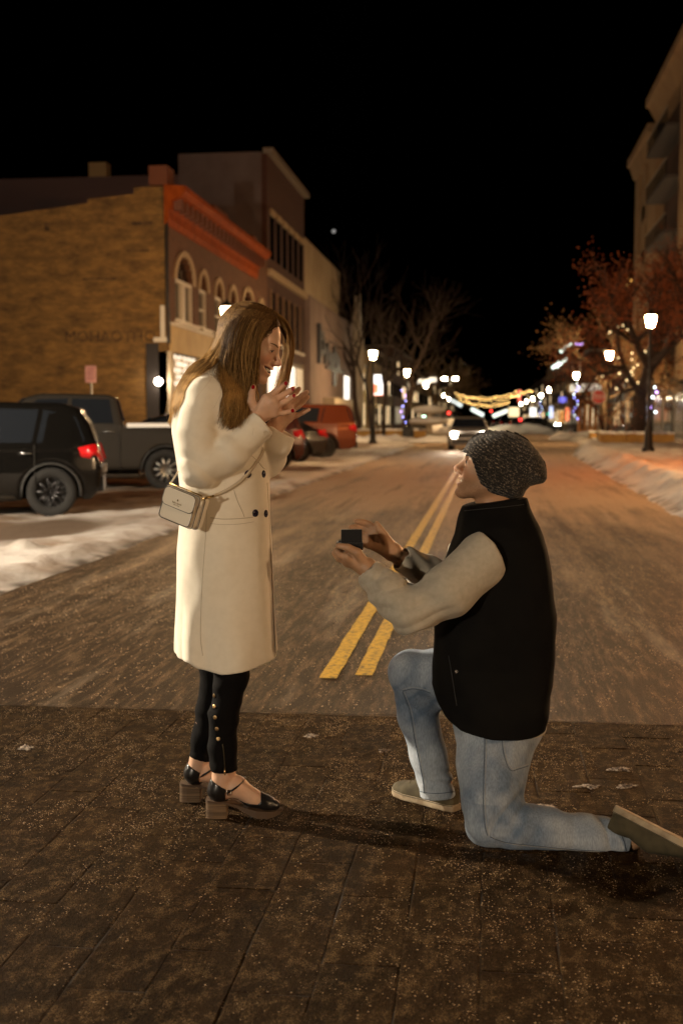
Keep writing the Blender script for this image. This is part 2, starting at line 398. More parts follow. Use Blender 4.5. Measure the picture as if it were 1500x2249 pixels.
def paver_mesh(seed):
    rg = np.random.default_rng(seed); w, l = PW-JT, PL-JT; V = []; nx, ny = 4, 6
    for j in range(ny):
        for i in range(nx):
            x = (-w/2, -w/2+.005, w/2-.005, w/2)[i]; y = (-l/2, -l/2+.005, -l/6, l/6, l/2-.005, l/2)[j]; e = (i in (0, nx-1)) or (j in (0, ny-1))
            V.append((x+rg.normal()*.0012*e, y+rg.normal()*.0015*e, (-.0014 if e else 0)+rg.normal()*.0005))
    F = [(j*nx+i, j*nx+i+1, (j+1)*nx+i+1, (j+1)*nx+i) for j in range(ny-1) for i in range(nx-1)]
    rim = [i for i in range(nx)]+[j*nx+nx-1 for j in range(1, ny)]+[(ny-1)*nx+i for i in range(nx-2, -1, -1)]+[j*nx for j in range(ny-2, 0, -1)]
    b = len(V)
    for r_ in rim: V.append((V[r_][0]*1.01, V[r_][1]*1.005, -.03))
    n = len(rim); F += [(rim[k], b+k, b+(k+1) % n, rim[(k+1) % n]) for k in range(n)]
    me = bpy.data.meshes.new('paver'); me.from_pydata([tuple(map(float, v)) for v in V], [], F); me.materials.append(pvm); me.update(); return me
PM = [paver_mesh(k) for k in range(7)]
mass = MB(); npv = 0
for i, x in enumerate(np.arange(-3.75, 2.9, PW)):
    y = 5.195; first = True; sh_ = RNG.uniform(.35, .65)
    while y > -3.2:
        ln = PL*(sh_ if first and i % 2 else 1.0)*(1+RNG.normal()*.02); first = False; yc = y-ln/2; y -= ln
        vis = (1.9 < yc < 5.3) and (x > -1.6-(yc-2.1)*.44) and (x < .8+(yc-2.1)*.26) and npv < 298
        if vis:
            o = bpy.data.objects.new('paver', PM[RNG.integers(0, 7)]); o.location = (x+RNG.normal()*.001, yc, RNG.normal()*.0005); o.scale = (1, ln/PL, 1)
            o.rotation_euler = (RNG.normal()*.0015, RNG.normal()*.002, RNG.normal()*.004+(math.pi if RNG.random() < .5 else 0)); put(o, cwk); npv += 1
        else:
            w, l = (PW-JT)/2, (ln-JT)/2; mass.box((x-w, yc-l, -.03), (x+w, yc+l, -.001+RNG.normal()*.0006))
mass.build('paver_field', pvm, cwk, kind='stuff')
# salt and ice grains on the pavement
def grains(name, n, x0, x1, y0, y1, smin_, smax_, m, z0, dens, parent=None, flat=.7, label=None):
    P = []
    while len(P) < n:
        q = np.stack([RNG.uniform(x0, x1, n*3), RNG.uniform(y0, y1, n*3), np.zeros(n*3)], 1)
        v = .32+.45*vnoise(q*np.array([3.5, 1.8, 1]), 5)+.65*vnoise(q*np.array([22, 9, 1]), 6)+.5*vnoise(q*np.array([60, 40, 1]), 7)
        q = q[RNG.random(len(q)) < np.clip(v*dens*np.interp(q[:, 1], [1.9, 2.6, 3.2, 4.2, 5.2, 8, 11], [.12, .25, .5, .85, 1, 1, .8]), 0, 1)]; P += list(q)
    P = np.array(P[:n]); s = RNG.uniform(0, 1, n)**2.2*(smax_-smin_)+smin_
    o8 = np.array([(1, 0, 0), (-1, 0, 0), (0, 1, 0), (0, -1, 0), (0, 0, 1), (0, 0, -.6)], float); f8 = np.array([(0, 2, 4), (2, 1, 4), (1, 3, 4), (3, 0, 4), (2, 0, 5), (1, 2, 5), (3, 1, 5), (0, 3, 5)])
    jit = 1+RNG.uniform(-.45, .45, (n, 6, 1)); a = RNG.uniform(0, 6.28, n); ca, sa = np.cos(a), np.sin(a)
    V = o8[None]*jit*s[:, None, None]; V[:, :, 0] *= 1.25
    X = V[:, :, 0]*ca[:, None]-V[:, :, 1]*sa[:, None]; Y = V[:, :, 0]*sa[:, None]+V[:, :, 1]*ca[:, None]
    V = np.stack([X, Y, V[:, :, 2]*flat], 2)+P[:, None, :]; V[:, :, 2] += z0
    F = (np.arange(n)[:, None, None]*6+f8[None]).reshape(-1, 3)
    return mk(name, V.reshape(-1, 3), F, m, parent, smooth=False, kind='stuff')
salt = mat('rock_salt', (.40, .27, .135), .4, col2=(.17, .105, .048), scale=40, world=True)
grit = mat('ice_grit', (.34, .22, .12), .4, col2=(.62, .45, .28), scale=30, world=True)
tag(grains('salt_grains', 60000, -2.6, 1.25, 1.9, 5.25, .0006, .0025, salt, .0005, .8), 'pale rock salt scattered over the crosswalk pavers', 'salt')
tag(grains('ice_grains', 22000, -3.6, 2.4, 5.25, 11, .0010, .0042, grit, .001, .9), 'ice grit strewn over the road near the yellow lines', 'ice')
# small patches of trodden snow on the pavement
def patch(px, py, rx, ry, rot=0.0):
    c = G(px, py); V = []; F = []; n = 26; rings = 6
    for k in range(rings):
        t = k/(rings-1)
        for j in range(n):
            a = 2*math.pi*j/n; rr_ = t*(1+.5*vnoise(np.array([[math.cos(a)*2+px, math.sin(a)*2, 3.1]]), 4)[0]+.4*vnoise(np.array([[math.cos(a)*6+px, math.sin(a)*6, 1.1]]), 5)[0])
            x, y = rx*rr_*math.cos(a), ry*rr_*math.sin(a); x, y = x*math.cos(rot)-y*math.sin(rot), x*math.sin(rot)+y*math.cos(rot)
            V.append((c[0]+x, c[1]+y, .001+.0035*(1-t*t)*(1+.7*RNG.normal())-(.012 if k == rings-1 else 0)))
    for k in range(rings-1):
        for j in range(n): F.append((k*n+j, k*n+(j+1) % n, (k+1)*n+(j+1) % n, (k+1)*n+j))
    return V, F
snm = mat('snow', (.76, .73, .70), .85, col2=(.58, .52, .46), scale=3.0, world=True, bump=.6, bscale=25, bdist=.03, sss=.0)
tr_ = MB()
for a in ((683, 1616, .032, .035, .2), (842, 1650, .026, .03, 0), (1362, 1690, .045, .030, .3), (1372, 1728, .05, .022, .6), (1290, 1728, .05, .028, .1), (60, 1643, .040, .035, 0), (1190, 1772, .07, .03, .1)):
    tr_.add(*patch(*a))
tr_.build('snow_residue', mat('trodden_snow', (.40, .32, .25), .8, col2=(.05, .03, .018), scale=75, world=True, detail=9, lo=.40, hi=.58), None, True, kind='stuff', label='thin trodden snow patches on the crosswalk near the kneeling man', cat='snow')
# snow banks (height fields)
def hfield(name, xs_, ys_, hf, colf, m, **k):
    X, Y = np.meshgrid(xs_, ys_, indexing='ij'); P = np.stack([X.ravel(), Y.ravel(), np.zeros(X.size)], 1); Z = hf(P); P[:, 2] = Z
    nx, ny = len(xs_), len(ys_); i = np.arange(nx-1)[:, None]*ny+np.arange(ny-1)[None]; F = np.stack([i, i+ny, i+ny+1, i+1], -1).reshape(-1, 4)
    return mk(name, P, F, m, None, True, col=colf(P), **k)
def fbm(P, s, sd_, o=4):
    v = 0; a = .5
    for k in range(o): v = v+a*vnoise(P*s*2**k, sd_+k); a *= .5
    return v
SN, SL, AS = np.array([.44, .41, .38]), np.array([.15, .095, .055]), np.array([.04, .028, .018])
def left_h(P):
    X, Y = P[:, 0], P[:, 1]; e = -3.66-.10*fbm(P*np.array([.0, 1, 0]), 1.2, 3)-np.interp(Y, [0, 60, 75, 80], [0, 0, 1.2, 1.6]); t = e-X
    r = np.clip(t/.5, 0, 1); h = .065*r*r*(3-2*r)*(1-.6*np.clip((t-1.0)/1.2, 0, 1))
    h += np.clip(t*3, 0, 1)*(.035*fbm(P, 2.2, 7)+.022*fbm(P, 7, 9)+.018*fbm(P, 17, 10)); h += .03*np.exp(-((t-.25)/.2)**2)*(1+fbm(P, 5, 12))
    sw = np.clip((-10.3-X)/.12, 0, 1); h = h*(1-sw)+sw*(.17+.03*fbm(P, 1.4, 15))
    pt = np.exp(-(((X+5.25)/.75)**2+((Y-13.4)/1.5)**2)**2); h = h*(1-pt)+.01*pt+.012*pt*fbm(P, 8, 31)
    lump = np.exp(-(((X+4.45)/.14)**2+((Y-11.0)/.14)**2)); h += .10*lump
    return np.where(t < 0, -.02, np.maximum(h, .004))
def left_c(P):
    X, Y = P[:, 0], P[:, 1]; t = -3.66-X
    s = fbm(P*np.array([1, .55, 1]), 1.1, 21)*1.5+fbm(P, 5, 23)*.7
    park = np.clip((t-1.7)/.8, 0, 1)*np.clip((-X < 10.2)*1.0, 0, 1)*np.interp(Y, [10, 60, 75], [1, 1, .1])
    w = np.clip(.84-.75*park+s*.85, 0, 1)[:, None]; c = SN*w+(SL*(.6+.8*np.clip(.5+fbm(P, 3, 29), 0, 1))[:, None])*(1-w)
    pt = np.clip(np.exp(-(((X+5.25)/.75)**2+((Y-13.4)/1.5)**2)**2)*1.5+.35*s*np.exp(-(((X+5.25)/1.2)**2+((Y-13.4)/2.2)**2)), 0, 1)[:, None]; c = c*(1-pt)+SL*.55*pt
    ed = (np.exp(-((t-.03)/.09)**2)*np.clip(.6+1.6*fbm(P, 7, 33), 0, 1))[:, None]; return c*(1-ed)+AS*ed
snowv = mat('snow_bank', (.7, .7, .7), .85, attr='Col', bump=.5, bscale=14, bdist=.03, world=True)
yl = axis_grid(-8, 112, (-99, .3), (6, .07), (24, .13), (40, .3), (70, .8))
hfield('snow_bank_west', axis_grid(-11.9, -3.4, (-99, .16), (-8, .10), (-6.2, .055)), yl, left_h, left_c, snowv, kind='structure')
def right_edge(Y): return np.interp(Y, [0, 16, 30, 44, 56, 66, 200], [2.5, 2.6, 2.85, 3.1, 4.1, 5.0, 5.2])
def right_h(P):
    X, Y = P[:, 0], P[:, 1]; t = X-right_edge(Y)-.12*fbm(P*np.array([0, 1, 0]), .9, 43); r = np.clip(t/.7, 0, 1)
    h = .20*r*r*(3-2*r)+np.clip(t*2, 0, 1)*(.10*fbm(P, 1.6, 45)+.075*fbm(P, 5, 48)+.03*fbm(P, 13, 49)); h += .10*np.exp(-((t-.7)/.45)**2)*(1+1.2*fbm(P, 2.2, 51))
    return np.where(t < 0, -.02, np.maximum(h, .004))
def right_c(P):
    X, Y = P[:, 0], P[:, 1]; t = X-right_edge(Y); s = fbm(P*np.array([1, .6, 1]), 1.0, 53)*1.4+fbm(P, 4.5, 55)*.8
    w = np.clip(.92+s*.55-.35*np.clip((t-1.2)/1.5, 0, 1), 0, 1)[:, None]; c = SN*w+SL*1.5*(1-w)
    ed = (np.exp(-((t-.05)/.12)**2)*np.clip(.5+1.6*fbm(P, 5, 58), 0, 1))[:, None]; return c*(1-ed)+AS*1.4*ed
hfield('snow_bank_east', axis_grid(2.3, 11.4, (-99, .07), (4.5, .14)), axis_grid(-8, 112, (-99, .4), (12, .12), (30, .25), (70, .8)), right_h, right_c, snowv, kind='structure')
# =================================================================== buildings
def brick_mat(name, c1, c2, mortar, scale=1.0, blotch=None, bl_amt=.6):
    m = bpy.data.materials.new(name); m.use_nodes = True; MATS[name] = m; N, L = nodes_of(m); b = N['Principled BSDF']; b.inputs['Roughness'].default_value = .9
    tc = N.new('ShaderNodeTexCoord'); sx = N.new('ShaderNodeSeparateXYZ'); L.new(tc.outputs['Object'], sx.inputs[0]); ad = N.new('ShaderNodeMath'); ad.operation = 'ADD'; L.new(sx.outputs[0], ad.inputs[0]); L.new(sx.outputs[1], ad.inputs[1])
    cb = N.new('ShaderNodeCombineXYZ'); L.new(ad.outputs[0], cb.inputs[0]); L.new(sx.outputs[2], cb.inputs[1])
    br = N.new('ShaderNodeTexBrick'); br.inputs['Color1'].default_value = (*c1, 1); br.inputs['Color2'].default_value = (*c2, 1); br.inputs['Mortar'].default_value = (*mortar, 1)
    br.inputs['Scale'].default_value = scale; br.inputs['Brick Width'].default_value = .22; br.inputs['Row Height'].default_value = .075; br.inputs['Mortar Size'].default_value = .008; L.new(cb.outputs[0], br.inputs['Vector'])
    n = N.new('ShaderNodeTexNoise'); mp = N.new('ShaderNodeMapping'); mp.inputs['Scale'].default_value = (.8, 2.0, 1); L.new(cb.outputs[0], mp.inputs[0]); L.new(mp.outputs[0], n.inputs['Vector']); n.inputs['Scale'].default_value = 1.3; n.inputs['Detail'].default_value = 12; n.inputs['Roughness'].default_value = .78
    mr2 = N.new('ShaderNodeMapRange'); mr2.inputs[1].default_value = .42; mr2.inputs[2].default_value = .66; mr2.inputs[4].default_value = bl_amt; L.new(n.outputs['Fac'], mr2.inputs[0])
    mx = N.new('ShaderNodeMix'); mx.data_type = 'RGBA'; L.new(mr2.outputs[0], mx.inputs[0]); L.new(br.outputs['Color'], mx.inputs[6]); mx.inputs[7].default_value = (*(blotch or c2), 1); L.new(mx.outputs[2], b.inputs['Base Color'])
    bp = N.new('ShaderNodeBump'); bp.inputs['Strength'].default_value = .4; bp.inputs['Distance'].default_value = .02; L.new(br.outputs['Fac'], bp.inputs['Height']); bp.invert = True; L.new(bp.outputs[0], b.inputs['Normal'])
    return m
FX = -12.0
def bd(name, loc, label, cat='building', group=None): return empty(name, loc, 0, label=label, cat=cat, group=group)
glass = mat('dark_glass', (.012, .014, .018), .06, spec=.8)
creamp = mat('cream_paint', (.55, .46, .32), .7, col2=(.42, .34, .23), scale=2, world=True)
whitep = mat('white_trim', (.62, .57, .48), .6)
# --- corner brick building
ybr = brick_mat('painted_brick', (.27, .145, .036), (.20, .105, .025), (.13, .075, .024), 1.0, (.038, .020, .007), .9)
rbr = brick_mat('red_brick', (.15, .058, .026), (.12, .045, .02), (.13, .085, .05), 1.0, (.07, .03, .016), .5)
Y0, Y1 = 43.8, 64.4
b1 = bd('brick_building', (FX, Y0, 0), 'two storey corner brick building with worn painted side wall and orange cornice')
w = MB()
prof = [(-19, 0), (0, 0), (0, 10.0), (-1.2, 10.0), (-1.2, 9.75), (-3.0, 9.6), (-3.0, 9.45), (-6.5, 9.05), (-6.5, 8.9), (-12, 8.4), (-19, 7.6)]
w.prism(prof, 0, .35); w.build('side_wall', ybr, b1)
fw = MB(); wins = [(1.3, 4.1, True), (5.1, 6.5, False), (8.0, 9.4, False), (10.9, 12.3, False), (13.8, 16.6, True), (17.8, 19.4, False)]
z0w, z1w = 5.15, 6.75
ycur = 0.36
for (a, c, big) in wins:
    fw.box((-.35, ycur, 4.9), (0, a, 10.0)); fw.box((-.35, a, 4.9), (0, c, z0w))
    R2 = (c-a)/2; zt = z1w; nn = 10; zc = zt
    for k in range(nn):        # arch head in steps of wedge blocks
        t0, t1 = math.pi*k/nn, math.pi*(k+1)/nn; ya, yb = (a+c)/2-R2*math.cos(t0), (a+c)/2-R2*math.cos(t1); hz = zc+min(R2, 1.0)*min(math.sin(t0), math.sin(t1)); fw.box((-.35, ya, hz), (0, yb, 10.0))
    ycur = c
fw.box((-.35, ycur, 4.9), (0, Y1-Y0, 10.0)); fw.build('front_wall', rbr, b1)
for (a, c, big) in wins:
    R2 = (c-a)/2; wn = MB(); ym = (a+c)/2; hh = min(R2, 1.0)
    fr_ = MB(); 
    for k in range(12):
        t0, t1 = math.pi*k/12, math.pi*(k+1)/12
        P0 = [(ym-(R2+.22)*math.cos(t), z1w+(hh+.22)*math.sin(t)) for t in (t0, t1)]; P1 = [(ym-R2*math.cos(t), z1w+hh*math.sin(t)) for t in (t0, t1)]
        V = [(.0, *P0[0]), (.0, *P0[1]), (.0, *P1[1]), (.0, *P1[0]), (.09, *P0[0]), (.09, *P0[1]), (.09, *P1[1]), (.09, *P1[0])]
        fr_.add(V, [(3, 2, 1, 0), (4, 5, 6, 7), (0, 1, 5, 4), (1, 2, 6, 5), (2, 3, 7, 6), (3, 0, 4, 7)])
    win = MB().add([(-.2, a, z0w), (-.2, c, z0w), (-.2, c, z1w)]+[(-.2, ym+R2*math.cos(t), z1w+hh*math.sin(t)) for t in np.linspace(.1, math.pi-.1, 9)]+[(-.2, a, z1w)], [tuple(range(13))]).build('window', glass, b1)
    fr_.build('arch', mat('tan_stone', (.40, .29, .17), .8), win)
    f2 = MB(); f2.box((-.19, a, z0w), (-.05, a+.12, z1w)); f2.box((-.19, c-.12, z0w), (-.05, c, z1w)); f2.box((-.19, a+.121, z1w-.1), (-.04, c-.121, z1w+.05)); f2.box((-.19, a+.121, z0w), (-.04, c-.121, z0w+.12))
    if big: f2.box((-.19, ym-.2, z0w+.121), (-.03, ym+.2, z1w-.101))
    f2.box((-.19, a+.122, 5.9), (-.06, c-.122, 5.98)) if not big else None
    f2.build('frame', whitep, win)
    box('sill', (-.02, a-.15, z0w-.14), (.22, c+.15, z0w-.002), whitep, win)
cor = mat('orange_cornice', (.30, .062, .009), .8, spec=.1, col2=(.20, .038, .005), scale=3, world=True)
cs = MB().prism([(-.02, 8.6), (.06, 8.6), (.14, 8.8), (.14, 9.1), (.26, 9.2), (.26, 9.48), (.66, 9.62), (.80, 9.8), (.80, 9.98), (-.02, 10.05)], -.15, 17.4).build('cornice', cor, b1)
for k in range(22): box('bracket', (.261, .2+k*.78, 9.15), (.58, .42+k*.78, 9.56), mat('bracket_paint', (.12, .04, .018), .7), cs)
for (a, c, h) in ((-.1, .9, 10.75), (7.6, 10.4, 10.7), (16.3, 17.3, 10.7)): box('parapet_block', (-.6, a, 10.051), (.1, c, h), mat('brown_parapet', (.13, .04, .015), .8), b1)
box('fascia', (.0, .36, 3.9), (.07, Y1-Y0, 4.898), mat('yellow_fascia', (.55, .40, .17), .7, col2=(.46, .32, .13), scale=1.2, world=True), b1)
box('floor_band', (.0, .1, 4.9), (.16, Y1-Y0, 5.0), whitep, b1)
for y in (.0, 5.4, 10.8, 16.2): box('pilaster', (-.36, y, 0), (.14, y+.42, 3.898), creamp, b1)
# lit shop windows: globes of light behind glass
lit1 = emat('lit_shop_glass', (1, .76, .48), .08); warmw = emat('warm_window', (1, .68, .34), 1.1)
for (ya, yb) in ((.44, 5.38), (5.84, 10.78), (11.24, 16.18)):
    sw = box('shop_window', (-.28, ya, .9), (-.24, yb, 3.8), lit1 if ya < 1 else mat('shop_glass', (.05, .045, .04), .1, emit=(1, .7, .4), estr=.12), b1)
    box('stall_riser', (-.3, ya, 0), (-.1, yb, .898), mat('dark_riser', (.06, .04, .03), .7), sw)
    for k in range(5): box('mullion', (-.235, ya+.2+k*(yb-ya-.5)/4, .9), (-.15, ya+.28+k*(yb-ya-.5)/4, 3.8), whitep, sw)
def sphere_mesh(name, r, m, sub=2):
    bm = bmesh.new(); bmesh.ops.create_icosphere(bm, subdivisions=sub, radius=r); me = bpy.data.meshes.new(name); bm.to_mesh(me); bm.free(); me.polygons.foreach_set('use_smooth', np.ones(len(me.polygons), bool)); me.materials.append(m); return me
dsp = emat('display_bulb', (1, .88, .68), .9); dm = sphere_mesh('display_bulb', .10, dsp, 1)
for r_ in range(5):
    for k in range(6):
        o = bpy.data.objects.new('display_lamp', dm); o.location = (-.16, 1.0+k*.72+.2*(r_ % 2), 2.75+r_*.26); put(o, [c for c in b1.children if c.name.startswith('shop_window')][0])
# downpipe, wall lamp, ghost lettering
MB().tube([(.05, -.06, 10), (.05, -.06, 5.6), (.1, -.1, 5.3), (.1, -.1, 4.2)], .07, 8).build('downpipe', mat('dark_pipe', (.03, .022, .018), .6), b1, True)
box('corner_trim', (-.5, -.09, 4.25), (.05, -.003, 4.42), whitep, b1); box('corner_trim', (-.22, -.11, 4.425), (-.06, -.003, 5.6), whitep, b1)
box('side_entry', (-.80, -.06, .0), (-.32, -.004, 4.2), mat('dark_door', (.018, .012, .010), .6), b1)
ghost = mat('faded_letter_paint', (.035, .018, .008), .9, col2=(.10, .055, .02), scale=4, world=True, lo=.45, hi=.6)
def ghost_text(s, size, x, z): ptext('faded_lettering', s, size, (x, -.006, z), (1, 0, 0), (0, 0, 1), ghost, b1, .002)
ghost_text('MOHAOTHO', .60, -2.2, 4.45)
for (x, z, wd_, h_) in ((-1.1, 7.62, .9, .07), (-2.6, 6.6, 1.3, .06), (-4.6, 8.45, .18, .32), (-.9, 8.6, .8, .12)):
    box('faded_stripe', (x-wd_/2, -.006, z), (x+wd_/2, -.002, z+h_), ghost, b1)
box('roof', (-19, .36, 8.0), (-.36, Y1-Y0, 8.2), mat('roof_felt', (.05, .045, .04), .9), b1)
wl = empty('wall_lamp', (FX-.25, Y0-.35, 2.75), 0, label='round lamp on the corner of the painted brick building', cat='lamp')
lamp_e = emat('lamp_glow', (1.0, .80, .56), 260)
g = bpy.data.objects.new('globe', sphere_mesh('globe', .14, emat('wall_lamp_glow', (1, .85, .65), 60), 2)); put(g, wl); MB().tube([(0, .3, .1), (0, .15, .2), (0, 0, .15)], .025, 6).build('bracket', mat('dark_iron', (.02, .018, .016), .5, .6), wl, True)
# --- tall grey building behind
b2 = bd('grey_building', (FX, Y1, 0), 'tall building with grey stucco side wall and dark red brick front')
gs = mat('grey_stucco', (.15, .11, .10), .9, col2=(.115, .082, .074), scale=.8, world=True, detail=8)
drb = brick_mat('dark_red_brick', (.085, .026, .014), (.065, .02, .011), (.07, .04, .028), 1.0, (.04, .016, .011), .4)
box('side_wall', (-4.9, .0, 0), (-.3, .35, 15.8), gs, b2); box('rear_wing', (-26, .02, 0), (-4.902, 13, 14.7), mat('dark_stucco', (.10, .06, .055), .9), b2); box('core', (-4.9, .36, 0), (-.3, 13.2, 15.6), drb, b2)
box('front_wall', (-.298, .0, 4.9), (.0, 13.2, 15.7), drb, b2); box('cornice', (-.2, -.05, 15.702), (.35, 13.25, 16.0), mat('grey_coping', (.20, .16, .12), .7), b2)
box('chimney', (-10.0, .1, 14.702), (-9.0, .9, 15.5), mat('tan_chimney', (.30, .20, .09), .9), b2)
for k in range(6):
    ya = .8+k*2.05
    wn = box('window', (.002, ya, 10.2), (.03, ya+1.2, 12.6), glass, b2); box('hood', (.031, ya-.15, 12.6), (.14, ya+1.35, 12.9), mat('tan_stone', (.40, .29, .17), .8), wn)
    wn = box('window', (.002, ya, 5.7), (.03, ya+1.3, 8.4), glass, b2); box('frame', (.031, ya-.1, 5.6), (.10, ya+.06, 8.5), mat('brown_frame', (.20, .11, .05), .7), wn); box('sill', (.031, ya-.12, 5.45), (.16, ya+1.42, 5.6), whitep, wn)
box('band', (.002, 0, 9.2), (.25, 13.2, 9.55), mat('tan_stone', (.40, .29, .17), .8), b2); box('storefront', (-.29, .1, 0), (-.1, 13.1, 4.88), mat('brown_storefront', (.12, .075, .04), .7), b2)
for k in range(4): box('shop_window', (-.098, .6+k*3.2, 2.0), (-.06, 3.3+k*3.2, 4.6), emat('bright_window', (1, .93, .82), .9) if k < 3 else lit1, b2)
# --- cream building and its lower grey front with a dark script sign
b3 = bd('cream_building', (FX, 77.8, 0), 'plain cream upper facade above a grey wall with dark script sign')
box('upper_wall', (-14, .05, 0), (-.05, 19, 13.3), mat('cream_stucco', (.46, .36, .23), .9, col2=(.38, .29, .18), scale=.7, world=True), b3)
box('front_wall', (-.048, .02, 0), (.35, 25, 9.5), mat('mauve_wall', (.25, .18, .15), .85, col2=(.20, .14, .115), scale=.6, world=True), b3)
sg = MB(); sgm = mat('dark_sign_metal', (.022, .018, .018), .5)
sg.box((.352, 3.0, 5.2), (.6, 3.8, 7.9)); sg.box((.352, 3.8, 6.9), (.55, 5.6, 7.5)); sg.box((.352, 5.2, 6.0), (.55, 6.0, 6.95)); sg.box((.352, 3.8, 5.8), (.55, 5.3, 6.2))
for k in range(7): a = k/6; sg.box((.352, 6.2+1.25*k, 5.3+.35*math.sin(k*1.9)), (.55, 6.95+1.25*k, 6.5+.35*math.sin(k*1.9)))
sg.box((.352, 7.2, 5.0), (.52, 17.5, 5.25)); sg.box((.352, 11.0, 3.9), (.52, 12.4, 5.0)); sg.build('sign', sgm, b3)
box('lit_panel', (.352, 18.6, 2.7), (.42, 21.6, 4.9), emat('cool_panel', (1, .95, .86), 1.5), b3); box('awning', (.352, 6, 2.0), (1.2, 18, 2.9), creamp, b3)
# --- white pylon with a pointed top
b4 = bd('white_pylon', (FX+.4, 104, 0), 'slender white pylon with pointed top beside the cream building', 'tower')
wpm = mat('white_stone', (.62, .56, .46), .8, col2=(.46, .38, .28), scale=1.1, world=True)
MB().prism([(-.3, 0), (.3, 0), (.3, 9.4), (0, 12.2), (-.3, 9.4)], 0, 2.2).build('core', mat('grey_stone', (.36, .30, .23), .85), b4)
for y in (-.35, 2.22): MB().prism([(-.5, 0), (.5, 0), (.5, 8.8), (0, 9.6), (-.5, 8.8)], y, y+.33).build('buttress', wpm, b4)
MB().add([(.31, 0, 9.0), (.31, 2.2, 9.0), (.31, 1.1, 12.4), (.36, 0, 9.0), (.36, 2.2, 9.0), (.36, 1.1, 12.4)], [(0, 2, 1), (3, 4, 5), (0, 1, 4, 3), (1, 2, 5, 4), (2, 0, 3, 5)]).build('gable', wpm, b4)
box('window', (.302, .7, 3.2), (.34, 1.5, 5.2), glass, b4); box('window', (.302, .8, 7.2), (.34, 1.4, 8.6), glass, b4)
# --- farther buildings on both sides
def block(x0, y0, x1, y1, h, m_, label, wl_=None, litc=None, roofh=.3, rows=2):
    e = bd('street_building', ((x0+x1)/2, y0, 0), label); cx = (x0+x1)/2; sgn = 1 if x0 < 0 else -1; xf = x1 if x0 < 0 else x0; rg = random.Random(int(y0*7))
    box('walls', (x0-cx, 0, 0), (x1-cx, y1-y0, h), m_, e); box('cornice', (x0-cx-.2, -.1, h+.002), (x1-cx+.2, y1-y0+.1, h+roofh), mat('grey_coping', (.20, .16, .12), .7), e)
    n = max(2, int((y1-y0)/3.2)); a, b_ = (xf-cx+.003*sgn, xf-cx+.08*sgn)
    for k in range(n):
        ya = .5+k*(y1-y0-1)/n; yb = ya+(y1-y0-1)/n*.62
        box('shop_window', (min(a, b_), ya, .8), (max(a, b_), yb, 3.0), litc if (litc and rg.random() < .6) else glass, e)
        for r_ in range(rows):
            if h > 4.5+r_*3.2: box('window', (min(a, b_), ya+.2, 4.3+r_*3.0), (max(a, b_), yb-.2, 6.0+r_*3.0), warmw if rg.random() < .12 else glass, e)
    return e
tanb = brick_mat('tan_brick', (.34, .22, .11), (.28, .18, .09), (.25, .2, .14), 1.0, (.2, .13, .07), .4)
block(-26, 110, -12.5, 122, 6.6, mat('yellow_stucco', (.52, .38, .18), .9), 'low yellow lit building beyond the white pylon', litc=warmw, rows=1)
block(-24, 126, -12, 150, 8.5, tanb, 'tan brick shop row past the yellow building', litc=warmw)
block(-24, 151, -12, 185, 10.5, drb, 'dark brick shops far along the west pavement', litc=lit1)
block(-24, 186, -12, 250, 9.0, tanb, 'far tan shops near the string lights west', litc=warmw)
block(-24, 251, -12, 420, 11.0, drb, 'farthest dark shops down the street west', litc=lit1)
block(11.5, 128, 26, 144, 5.2, mat('peach_stucco', (.50, .32, .16), .85), 'low peach shop with orange lit columns', litc=warmw, rows=1)
block(12, 145, 26, 182, 9.5, drb, 'dark brick shops past the peach shop', litc=lit1)
block(12, 183, 26, 250, 11.0, tanb, 'far tan shops near the string lights east', litc=warmw)
block(12, 251, 26, 420, 10.0, drb, 'farthest dark shops down the street east', litc=warmw)
block(12.5, 101, 26, 126, 6.0, mat('black_front', (.03, .025, .02), .6), 'low black fronted restaurant behind the stop sign', litc=emat('amber_window', (1, .5, .12), .35), rows=0)
# --- tall hotel with balconies on the east side
bh = bd('hotel_building', (11.0, 69.0, 0), 'tall pale hotel with deep cornices and dark recessed balconies')
hp = mat('pale_render', (.36, .25, .14), .9, col2=(.29, .19, .105), scale=.6, world=True); hd_ = mat('dark_brick_front', (.07, .035, .025), .9)
box('core', (.6, -20, 0), (16, 25, 21.5), hd_, bh)
for (ya, yb, x) in ((-20, 3.2, -.1), (13.8, 17.6, .0), (19.6, 21.4, .05), (23.2, 25.2, .0)): box('pier', (x, ya, 3.6), (.598, yb, 21.3), hp, bh)
for z in (6.2, 9.4, 12.6, 15.8): box('spandrel', (.05, 13.8, z), (.597, 25.2, z+1.0), hp, bh)
def corn(ya, yb, z, xo):
    MB().prism([(.6, z), (-.1, z), (-.5-xo, z+.9), (-.7-xo, z+1.0), (-.7-xo, z+1.5), (.6, z+1.5)], ya, yb).build('cornice', hp, bh)
corn(-20, 13.4, 21.0, .1); corn(13.8, 25.6, 19.6, -.1)
for k, z in enumerate((6.0, 9.2, 12.4, 15.6, 18.6)):
    bc_ = box('balcony', (-.75, 4.0, z), (.596, 13.0, z+.18), mat('balcony_slab', (.06, .05, .045), .7), bh)
    for j in range(19): box('baluster', (-.72, 4.05+j*.49, z+.182), (-.68, 4.09+j*.49, z+1.1), mat('dark_iron', (.02, .018, .016), .5, .6), bc_)
    box('rail', (-.74, 4.0, z+1.102), (-.66, 13.0, z+1.16), mat('pale_rail', (.35, .30, .24), .5), bc_)
    box('balcony_door', (.597, 5, z+.2), (.64, 7.2, z+2.4), glass, bh)
box('shopfront', (.1, -20, 0), (.598, 25, 3.4), mat('bronze_front', (.10, .08, .05), .6), bh)
